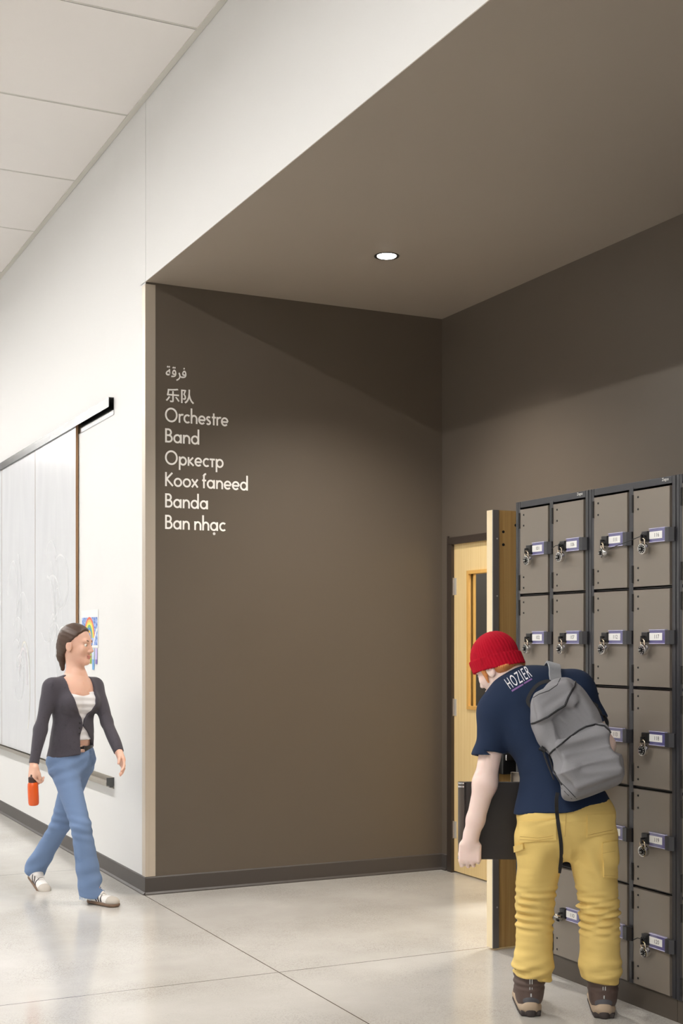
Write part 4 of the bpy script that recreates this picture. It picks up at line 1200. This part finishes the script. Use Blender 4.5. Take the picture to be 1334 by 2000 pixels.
for z in (.0, .296, .31):
    mb = MB(); mb.lathe([(.0145, 0), (.0145, .006 if z else .01)], 20, Matrix.Translation((.016, .012, z)) @ Matrix.Diagonal((1.2, 1, 1, 1))); mb.build('metal_band', M_chrome, bd, smooth=40)
# ------------------------------------------------------------------ backpack
M_bag = mat('heather_grey_canvas', rgb(126, 125, 129), .85, var=.16, vscale=420, stretch=(.3, 1, 1), bump=.08, bscale=400)
M_bagl = mat('light_grey_webbing', rgb(150, 152, 156), .8, var=.12, vscale=120)
M_web = mat('black_webbing', rgb(26, 26, 29), .7)
M_zip = mat('black_zip_tape', rgb(30, 30, 34), .6)
gT, gB = P(1077, 1338, 5.155), P(1166, 1546, 5.00)
gv = (gT - gB).normalized(); gw0 = -FWD; gw = (gw0 - gv * gw0.dot(gv)).normalized(); gu = gv.cross(gw)      # u: to the right in the photo
if gu.dot(RIGHT) < 0: gu = -gu
gc = (gT + gB) / 2 - gw * .0
GO = gc - gv * .23
L = lambda u, v, w_: gc + gu * u + gv * v + gw * w_
G_ = Sdf()
G_.u(rbox(L(.0, -.03, -.02), (.120, .185, .068), .055, gu, gv))
G_.u(rbox(L(-.006, .12, -.025), (.100, .105, .060), .05, gu, gv), .05)
G_.u(rbox(L(.006, -.17, -.018), (.126, .05, .068), .04, gu, gv), .04)
G_.u(rbox(L(.014, -.110, .056), (.104, .108, .034), .024, gu, gv), .010)      # front pocket
G_.u(rbox(L(-.018, .152, .046), (.082, .060, .036), .028, gu, gv), .006)
G_.u(ell(L(-.02, .118, .064), (.085, .026, .024), gu + gv * .25, gv), .008)      # top pocket
G_.u(ell(L(.022, .215, -.0), (.055, .03, .04), gu, gv), .02)
for a_, b_, r0, r1 in (((-.075, -.035), (.115, -.045), .013, .004), ((-.07, -.07), (.12, -.10), .012, .005), ((-.05, -.115), (.11, -.15), .011, .004), ((-.02, -.165), (.11, -.195), .010, .004)):
    G_.u(cap(L(a_[0], a_[1], .080), L(b_[0], b_[1], .080), r0, r1), .022)
for a_, b_ in (((-.07, -.052), (.10, -.072)), ((-.05, -.093), (.10, -.125)), ((-.03, -.14), (.1, -.172))):
    G_.sub(cap(L(a_[0], a_[1], .099), L(b_[0], b_[1], .099), .009, .006), .018)
for a_, b_, r0, r1 in (((-.075, .075), (-.055, -.02), .010, .004), ((-.03, .085), (.01, .01), .012, .004), ((.03, .10), (.06, .03), .010, .005), ((.07, .15), (.085, .05), .012, .005)):
    G_.u(cap(L(a_[0], a_[1], .042), L(b_[0], b_[1], .042), r0, r1), .02)
for a_, b_ in (((-.05, .08), (-.025, .0)), ((.005, .095), (.04, .02)), ((.05, .12), (.07, .04))):
    G_.sub(cap(L(a_[0], a_[1], .060), L(b_[0], b_[1], .060), .009, .005), .015)
for a_, b_ in (((-.08, .165), (.0, .185)), ((-.07, .135), (.03, .16))):
    G_.sub(cap(L(a_[0], a_[1], .092), L(b_[0], b_[1], .092), .007, .004), .014)
def bagfold(p):
    q = p - A3(gc); u = q @ A3(gu); v = q @ A3(gv)
    low = np.exp(-((v + .12) / .08) ** 2); mid = np.exp(-((v - .04) / .06) ** 2)
    x = q @ A3(RIGHT); z = q @ A3(UP)
    cr = lambda a: 1 - 2 * np.abs(np.sin(a)) ** .7
    return .012 * low * cr(26 * z - 7 * x + 1.3 * fnoise(p, 10, 25)) * np.clip(.6 + .6 * fnoise(p, 14, 26), 0, 1) + .010 * mid * cr(17 * (x + .5 * z) + 1.4 * fnoise(p, 9, 27)) + .0055 * low * np.sin(52 * z - 12 * x + 2.2 * fnoise(p, 10, 21)) + .009 * mid * np.sin(38 * (x + .45 * z) + 2.4 * fnoise(p, 11, 22)) + .006 * fnoise(p, 17, 23) + .0035 * fnoise(p, 42, 24)
G_.dis(bagfold)
Vg, Fg = G_.mesh(*bounds([L(0, -.2, 0), L(0, .2, 0), L(.13, 0, 0), L(-.13, 0, 0)], .13), .004)
bag = np_mesh('backpack', Vg, Fg, M_bag, None, GO, GO)
tag(bag, 'heather grey backpack slung over one shoulder of the bending person', 'backpack')
BV_G = bvh_of(Vg, Fg)
def path(pix, r, name, m, lift=.0015, par=bag):
    mb = seam(BV_G, pix, r, GO, lift)
    if len(mb.bm.verts): return mb.build(name, m, par, smooth=60)
path([(1098, 1533), (1083, 1508), (1070, 1486), (1069, 1478), (1080, 1466), (1105, 1446), (1130, 1427), (1145, 1419), (1163, 1415), (1180, 1418), (1190, 1427), (1203, 1452)], .0036, 'zip', M_zip)
path([(1027, 1416), (1045, 1412), (1070, 1400), (1090, 1386), (1103, 1378), (1110, 1362), (1122, 1340), (1125, 1324)], .0042, 'zip', M_zip)
path([(1036, 1366), (1052, 1356), (1072, 1349), (1088, 1338), (1096, 1322)], .0016, 'seam', M_zip, .0)
path([(1024, 1418), (1040, 1456), (1060, 1492), (1090, 1532), (1130, 1574)], .0016, 'seam', M_zip, .0)
path([(1091, 1530), (1088, 1545), (1084, 1555)], .002, 'seam', M_zip, .0)
path([(1092, 1524), (1115, 1548), (1138, 1572)], .0016, 'seam', M_zip, .0)
# shoulder strap over the right shoulder, light webbing
def strap(pts, wd, th, name, m, nrm, par=bag):
    o = []
    P3 = [Vector(p) for p in pts]
    for i in range(len(P3) - 1):
        p0, p1, p2, p3 = P3[max(i - 1, 0)], P3[i], P3[i + 1], P3[min(i + 2, len(P3) - 1)]
        for t in (0, .2, .4, .6, .8):
            o.append(.5 * ((2 * p1) + (p2 - p0) * t + (2 * p0 - 5 * p1 + 4 * p2 - p3) * t * t + (3 * p1 - p0 - 3 * p2 + p3) * t ** 3))
    o.append(P3[-1])
    N_ = [nrm(p) for p in o] if callable(nrm) else [nrm] * len(o)
    mb = MB(); mb.tube([p - GO for p in o], 1, flat=(wd, th), nrm=N_); return mb.build(name, m, par, smooth=35)
def onshirt(px, py, lift=.006):
    p, n = hit(BV_T, px, py)
    return (p - ray(px, py) * lift) if p is not None else P(px, py, 5.3)
s0, s1, s2 = onshirt(1086, 1340), onshirt(1084, 1318), onshirt(1083, 1302)
top = s2 + UP * .012 + FWD * .045
strap([L(.01, .20, -.06), s0, s1, s2, top, top + FWD * .07 - UP * .03, top + FWD * .12 - UP * .10 + RIGHT * .03, top + FWD * .11 - UP * .19 + RIGHT * .06], .052, .009, 'shoulder_strap', M_bagl, lambda p: (p - (chest * .5 + (Rs + neckb) * .25 + V(0, 0, -.02))).normalized())
# grab handle loop
ha, hb = L(-.095, .165, -.03), L(.0, .222, -.02)
strap([ha, ha + gv * .045 - gu * .012, (ha + hb) / 2 + gv * .06 - gu * .005 , hb + gv * .03, hb], .014, .004, 'grab_handle', M_web, gw)
# right side webbing round the arm
e0 = L(.118, .085, -.02)
strap([e0, P(1156, 1377, 5.20), P(1168, 1386, 5.24), P(1180, 1400, 5.26), P(1188, 1416, 5.20), L(.13, -.02, -.02)], .026, .004, 'arm_strap', M_web, RIGHT)
mb = MB(); mb.box((-.016, -.012, -.006), (.016, .012, .006), .003, Matrix.Translation(P(1160, 1376, 5.19) - GO) @ Matrix.Rotation(.6, 4, 'Y') @ Matrix.Rotation(-.45, 4, 'Z')); mb.build('ladder_buckle', M_black, bag)
# left side: compression strap, buckle and the loose strap end hanging to the thigh
strap([L(-.118, .04, -.03), L(-.128, .0, -.02), L(-.131, -.05, -.025), L(-.13, -.12, -.04)], .02, .004, 'side_strap', M_web, -RIGHT)
mb = MB(); mb.box((-.014, -.01, -.006), (.014, .01, .006), .003, Matrix.Translation(L(-.130, -.0, -.01) - GO) @ Matrix.Rotation(.5, 4, 'Y') @ Matrix.Rotation(-.45, 4, 'Z')); mb.build('ladder_buckle', M_black, bag)
pts = []
for px, py in ((1089, 1548), (1087, 1560)):
    p, n = hit(BV_G, px, py)
    pts.append((p - ray(px, py) * .004) if p is not None else P(px, py, 5.03))
pts.append(P(1087, 1575, 5.055))
for px, py in ((1088, 1590), (1092, 1620), (1096, 1650), (1096, 1680), (1092, 1705)):
    p, n = hit(BV_Q, px, py)
    pts.append((p - ray(px, py) * .006) if p is not None else P(px, py, 5.14))
strap(pts, .014, .003, 'loose_strap', M_web, -FWD)
# ------------------------------------------------------------------ the person walking along the corridor
lw_ = RIGHT * .745 + FWD * .667            # her left
fw_ = RIGHT * .667 - FWD * .745            # her front
WO = P(140, 1750, 7.68); WO.z = 0
pel, wai, che, nec = P(139, 1484, 7.70), P(141, 1434, 7.68), P(144, 1366, 7.67), P(149, 1318, 7.675)
LS, RS = P(185, 1340, 7.77), P(101, 1341, 7.57)
RE, RW = P(79, 1424, 7.53), P(66, 1492, 7.47)
LE, LW_ = P(209, 1410, 7.69), P(232, 1469, 7.57)
LH, RH = P(151, 1505, 7.765), P(126, 1505, 7.63)
RK, LK = P(158, 1614, 7.50), P(117, 1612, 7.83)
rh, rt = F0(173, 1762), F0(229, 1772)
rf = (rt - rh).normalized(); RA = rh + rf * .05 + UP * .085
lt = F0(80, 1737); lhl = P(60, 1711, 8.07); lf = (lt - lhl).normalized(); LA = P(69, 1697, 8.045)
hc2 = P(150, 1259, 7.67)
hf2 = RIGHT * .95 - FWD * .28 - UP * .04; hu2 = UP + RIGHT * .03
M_skin2 = mat('skin_warm', rgb(226, 180, 158), .45, var=.04, vscale=14, dark=rgb(216, 158, 136), sss=.08)
M_lip = mat('lip_rose', rgb(204, 134, 120), .4)
M_card_knit = mat('charcoal_knit', rgb(68, 64, 72), .9, var=.15, vscale=40, bump=.4, bscale=240, sheen=.1, crease=(6, .2, (1, 1, 1.6)))
M_top = mat('white_jersey', rgb(228, 226, 228), .85, var=.05, vscale=12)
M_denim = mat('blue_denim', rgb(112, 136, 174), .85, var=.22, vscale=9, bump=.25, bscale=420, dark=rgb(88, 113, 154), crease=(8, .25, (1, 1, 2)))
M_brown = mat('brown_hair', rgb(66, 48, 38), .45, var=.4, vscale=50, stretch=(.3, .3, 1), bump=.4, bscale=100)
M_belt = mat('black_leather', rgb(34, 30, 30), .4)
M_shoe = mat('white_shoe_leather', rgb(232, 228, 224), .45)
M_suede = mat('grey_suede', rgb(190, 182, 172), .8)
M_gum = mat('gum_sole', rgb(122, 98, 80), .6)
M_stripe = mat('dark_shoe_stripe', rgb(52, 44, 48), .5)

Bw = Sdf()
Bw.u(ell(pel, (.125, .085, .1), lw_, fw_)); Bw.u(ecap(pel, wai, .12, .10, .75, lw_), .04); Bw.u(ecap(wai, che, .10, .125, .72, lw_), .04)
Bw.u(ell(che + UP * .02, (.125, .085, .10), lw_, fw_), .04); Bw.u(cap(LS, RS, .042), .05); Bw.u(cap(che + UP * .04, nec, .09, .055), .05)
for x in (-1, 1): Bw.u(ell(che + lw_ * (.06 * x) + fw_ * .072 - UP * .02, (.05, .035, .05), lw_, fw_), .03)
HW2 = head(Bw, hc2, hf2, hu2, .97, True)
Bw.u(cap(nec - UP * .02, HW2(0, -.024, -.05), .050, .047), .03)
for s_, e_, w_2 in ((LS, LE, LW_), (RS, RE, RW)):
    Bw.u(cap(s_, e_, .040, .033), .03); Bw.u(cap(e_, w_2, .033, .022), .02)
hand(Bw, RW, (RW - RE).normalized() * .6 - UP * .6, lw_ * .9 + RIGHT * .1, 1, curls=[(.95, 1.15, .8)] * 4, sc=.90, thumb=(.55, .55), wr=.022)
hand(Bw, LW_, (LW_ - LE).normalized(), -lw_ * .8 - UP * .35, -1, curl=(.25, .35, .25), sc=.90, thumb=(.5, .3), wr=.022)
for h, k, a in ((LH, LK, LA), (RH, RK, RA)): Bw.u(cap(h, k, .068, .048), .04); Bw.u(cap(k, a, .046, .032), .03)
ls0 = lf.cross(UP).normalized().cross(lf)
Bw.u(cap(RA - UP * .03, rh + rf * .17 + UP * .024, .026, .015), .02); Bw.u(cap(LA, lhl + lf * .15 + ls0 * .02, .026, .015), .02)
lo, hi = bounds([RW - UP * .15, LW_ - UP * .15 + RIGHT * .05, LS, RS, rt, lt, LA, hc2 + UP * .1], .1); lo[2] = .01
Vw, Fw = Bw.mesh(lo, hi, .0042)
u2 = (HW2(0, 0, 1) - HW2(0, 0, 0)).normalized(); f2 = (HW2(0, 1, 0) - HW2(0, 0, 0)).normalized(); s2 = (HW2(1, 0, 0) - HW2(0, 0, 0)).normalized()
fc = Vw[Fw].mean(1); lipf = np.minimum(ell(HW2(0, .088, -.066), (.022, .012, .0062), s2, f2)(fc.astype(np.float32)), ell(HW2(0, .086, -.077), (.018, .012, .0066), s2, f2)(fc.astype(np.float32))) < .001
lipf &= (np.abs((fc - np.array(HW2(0, 0, -.0715))) @ np.array(hf2.normalized()) - .09) < .02)
girl = np_mesh('person', Vw, Fw, [M_skin2, M_lip], None, WO, WO, lipf.astype(int))
tag(girl, 'person in a charcoal cardigan and flared blue jeans walking past the whiteboards', 'person')
eyes(HW2, girl, WO, ('brown', rgb(66, 46, 36)))
# hair drawn back
Hw = Sdf(); Hw.u(ell(HW2(0, -.016, .036), (.082, .100, .092), s2, f2)); Hw.u(ell(HW2(0, -.055, -.01), (.062, .06, .08), s2, f2), .03)
Hw.inter(plane(HW2(0, .055, .075), f2 * .9 - u2 * .75), .012); Hw.inter(plane(HW2(0, .0, -.06), -u2 + f2 * .5), .01)
Hw.sub(ell(HW2(0, .05, -.01), (.12, .062, .062), s2, f2), .012)
Hw.sub(ell(HW2(0, .0, -.045), (.12, .035, .045), s2, f2), .01)
Hw.u(cap(HW2(0, -.095, -.02), HW2(0, -.10, -.075), .034, .026), .03); Hw.u(cap(HW2(0, -.10, -.075), HW2(.0, -.088, -.15), .026, .012), .02)
Hw.dis(lambda p: .0007 * np.sin(fnoise(p, 22, 31) * 2.5 + 240 * ((p - A3(hc2)) @ A3(u2) + .4 * ((p - A3(hc2)) @ A3(f2)))) + .001 * fnoise(p, 40, 32))
Vm, Fm = Hw.mesh(*bounds([hc2, HW2(0, -.09, -.15)], .15), .0035); np_mesh('hair', Vm, Fm, M_brown, girl, WO)
# white top
Tw = Sdf(); Tw.u(ecap(wai, che, .108, .133, .74, lw_)); Tw.u(ell(che + UP * .01, (.128, .092, .09), lw_, fw_), .04); Tw.u(ecap(pel, wai, .128, .108, .76, lw_), .04)
for x in (-1, 1): Tw.u(ell(che + lw_ * (.06 * x) + fw_ * .074 - UP * .02, (.056, .042, .054), lw_, fw_), .03)
Tw.inter(plane(P(165, 1352, 7.6), UP), .004); Tw.inter(plane(P(165, 1446, 7.6), -UP), .004)
Tw.dis(lambda p: .0022 * np.sin(150 * p[:, 2] + 2 * fnoise(p, 14, 40)))
Vm, Fm = Tw.mesh(*bounds([wai, che], .2), .0045); np_mesh('white_top', Vm, Fm, M_top, girl, WO)
# cardigan
Cw = Sdf(); Cw.u(ecap(wai, che, .117, .142, .76, lw_)); Cw.u(ell(che + UP * .02, (.143, .102, .11), lw_, fw_), .04); Cw.u(ecap(pel - UP * .02, wai, .162, .117, .80, lw_), .04)
Cw.u(cap(LS, RS, .050), .05)
for x in (-1, 1): Cw.u(ell(che + lw_ * (.06 * x) + fw_ * .078 - UP * .02, (.062, .048, .058), lw_, fw_), .03)
Cw.sub(cap(nec - UP * .005 + fw_ * .02, nec + UP * .14, .066, .075), .012)
zs = [P(165, y, 7.6).z for y in (1310, 1345, 1378, 1404, 1418, 1434, 1470)]
def opening(p):
    q = p - A3(che); x = q @ A3(lw_); y = q @ A3(fw_); z = p[:, 2]
    hw = np.interp(z, zs[::-1], [.072, .026, .002, .012, .062, .085, .085]); x0 = np.interp(z, zs[::-1], [.066, .03, .014, .012, .012, .008, .0])
    return np.maximum(np.abs(x - x0) - hw, .02 - y)
Cw.sub(opening, .006)
Cw.inter(plane(P(120, 1478, 7.6), -UP + lw_ * .20), .004)
for s_, e_, w_2 in ((LS, LE, LW_), (RS, RE, RW)):
    d_ = (w_2 - e_).normalized(); Cw.u(cap(s_, e_, .047, .037), .03); Cw.u(cut(cap(e_, w_2 + d_ * .05, .037, .028), w_2 + d_ * .0, d_), .02)
Cw.dis(lambda p: .003 * np.sin(26 * (p[:, 2] + .5 * ((p - A3(che)) @ A3(lw_))) + 2.4 * fnoise(p, 9, 50)) + .002 * fnoise(p, 22, 51))
Vm, Fm = Cw.mesh(*bounds([RW - UP * .02, LW_ - UP * .02, LS, RS, nec, pel], .14), .0045); card = np_mesh('cardigan', Vm, Fm, M_card_knit, girl, WO)
BVc = bvh_of(Vm, Fm); m = MB()
for py in (1412, 1422, 1432):
    p, n = hit(BVc, 156, py)
    if p is not None: m.ball(p - ray(156, py) * .002 - WO, .0055, 8)
if len(m.bm.verts): m.build('button', M_belt, card, smooth=180)
# jeans
Jw = Sdf(); Jw.u(ell(pel + UP * .0, (.142, .104, .105), lw_, fw_)); Jw.u(ecap(P(139, 1462, 7.69), pel, .128, .138, .76, lw_), .04)
Jw.u(cap(RH, RK, .077, .056), .04); Jw.u(cap(LH, LK, .077, .056), .035)
rhem, lhem = RA - UP * .035, LA - (LA - LK).normalized() * -.02
Jw.u(hollow(cut(cap(RK, RA - UP * .12, .056, .078), rh + rf * .06 + UP * .044, -UP - rf * .10), cap(RA, RA - UP * .2, .058)), .02)
ld_ = (LA - LK).normalized(); Jw.u(hollow(cut(cap(LK, LA + ld_ * .1, .056, .072), LA + ld_ * .015, ld_), cap(LA, LA + ld_ * .2, .054)), .02)
Jw.inter(plane(P(139, 1460, 7.69), UP), .004)
def jf(p):
    z = p[:, 2]; n1 = fnoise(p, 11, 60); x = (p - A3(WO)) @ A3(RIGHT)
    kn = np.exp(-((z - .43) / .09) ** 2); hp = np.exp(-((z - .76) / .08) ** 2); lo_ = np.exp(-((z - .16) / .1) ** 2)
    return .0026 * kn * np.sin(120 * z + 3 * n1 + 14 * x) + .0026 * hp * np.sin(95 * (z - .4 * x) + 2.6 * n1) + .003 * lo_ * np.sin(80 * z + 3 * n1 - 30 * x) + .003 * fnoise(p, 12, 61)
Jw.dis(jf)
lo, hi = bounds([LH, RH, LK, RK, RA, LA, P(139, 1460, 7.69)], .15); lo[2] = .02
Vj, Fj = Jw.mesh(lo, hi, .0045); jeans = np_mesh('jeans', Vj, Fj, M_denim, girl, WO); BVj = bvh_of(Vj, Fj)
rnd = random.Random(5); m = MB()
e_ = RA - UP * .12; t_ = (RK.z - .052) / (RK.z - e_.z); hc_ = RK.lerp(e_, t_); hr_ = .056 + .022 * t_ - .004
for k in range(70):
    t = 2 * PI * k / 70; c = hc_ - WO; a = V(math.cos(t) * hr_, math.sin(t) * hr_, .006 * rnd.random())
    m.tube([c + a, c + a * 1.03 - UP * (.012 + .016 * rnd.random())], .0012, 4)
m.build('frayed_hem', mat('pale_denim_thread', rgb(176, 190, 214), .9), jeans)
# belt
m = MB(); c = P(139, 1461, 7.69) - WO
pts = [c + lw_ * (.1305 * math.cos(t)) + fw_ * (.1 * math.sin(t)) for t in [2 * PI * i / 40 for i in range(40)]]
m.tube(pts, 1, flat=(.032, .005), closed=True, nrm=[(p - c) for p in pts]); m.build('belt', M_belt, girl, smooth=40)
m = MB(); bc_ = c + fw_ * .107; fr4 = Matrix(((lw_.x, 0, fw_.x, bc_.x), (lw_.y, 0, fw_.y, bc_.y), (0, 1, 0, bc_.z), (0, 0, 0, 1)))
for a, b in (((-.026, -.019, -.002), (-.021, .019, .004)), ((.021, -.019, -.002), (.026, .019, .004)), ((-.026, .015, -.002), (.026, .019, .004)), ((-.026, -.019, -.002), (.026, -.015, .004)), ((-.002, -.015, 0), (.024, .0, .005))): m.box(a, b, 0, fr4)
m.build('belt_buckle', M_chrome, girl)
# sneakers
def sneaker(h, f, up):
    s = f.cross(up); W = lambda y, x, z: h + f * y + s * x + up * z
    b = Sdf(); b.u(ecap(W(.038, 0, .05), W(.085, 0, .055), .035, .036, 1, s)); b.u(ecap(W(.04, 0, .034), W(.19, 0, .030), .034, .037, .72, s), .02); b.u(ell(W(.205, 0, .028), (.042, .037, .024), f, s), .015)
    b.inter(plane(W(0, 0, .080), up - f * .15), .004); b.inter(plane(W(0, 0, .018), -up), .002); b.sub(cap(W(.05, 0, .13), W(.055, 0, .07), .027), .006)
    lo, hi = bounds([W(0, 0, 0), W(.25, 0, .1)], .06); Vm, Fm = b.mesh(lo, hi, .0032)
    ce = Vm[Fm].mean(1); toe = ((ce - np.array(h)) @ np.array(f)) > .185
    o = np_mesh('sneaker', Vm, Fm, [M_shoe, M_suede], girl, WO, None, toe.astype(int))
    z = Sdf(); z.u(ecap(W(.038, 0, .012), W(.205, 0, .012), .036, .041, .5, s)); z.inter(plane(W(0, 0, .023), up), .002); z.inter(plane(W(0, 0, .0008), -up), .002)
    Vm2, Fm2 = z.mesh(lo, hi, .0032); np_mesh('gum_sole', Vm2, Fm2, M_gum, o, WO)
    bv = bvh_of(Vm, Fm); vd = -1 if s.dot(RIGHT * .2 - FWD) < 0 else 1
    for k in range(3):
        m = MB(); pts = []; nr = []
        for t in range(7):
            y = .085 + .019 * k + .020 * t / 6 * 1.2; zz = .066 - .042 * t / 6
            o3 = W(y, vd * .12, zz); r = bv.ray_cast(o3, -s * vd)
            if r[0] is not None: pts.append(r[0] + s * vd * .0012 - WO); nr.append(s * vd)
        if len(pts) > 2: m.tube(pts, 1, flat=(.0085, .002), nrm=nr); m.build('side_stripe', M_stripe, o)
    m = MB()
    for k in range(5):
        y = .105 + .016 * k; zz = .075 - .0075 * k
        m.tube([W(y, -.020, zz - .006) - WO, W(y + .003, 0, zz + .002) - WO, W(y, .020, zz - .006) - WO], .0028, 6)
    m.build('laces', M_shoe, o, smooth=60)
    return o
sneaker(rh, rf, UP)
ls = lf.cross(UP).normalized(); sneaker(lhl - (ls.cross(lf)) * .0 , lf, ls.cross(lf))
# bottle hanging from the hand
ba, bb = P(63, 1508, 7.445), P(66, 1573, 7.46)
ax = (bb - ba); Lb = ax.length; bt = empty('water_bottle', bb)
bt.rotation_euler = (-ax).to_track_quat('Z', 'Y').to_euler()
tag(bt, 'orange water bottle with a dark lid in the walking person\'s hand', 'bottle')
M_or = mat('orange_plastic', rgb(228, 92, 26), .3, coat=.3); M_lid = mat('dark_bottle_lid', rgb(66, 40, 34), .4)
m = MB(); m.lathe([(.020, 0), (.027, .004), (.030, .014), (.031, .05), (.0305, .11), (.029, .125), (.022, .136)], 28); m.build('bottle_body', M_or, bt, smooth=40)
m = MB(); m.lathe([(.0235, .134), (.0245, .138), (.0245, .160), (.022, .164), (.012, .166), (.010, .178)], 24); m.build('lid', M_lid, bt, smooth=40)
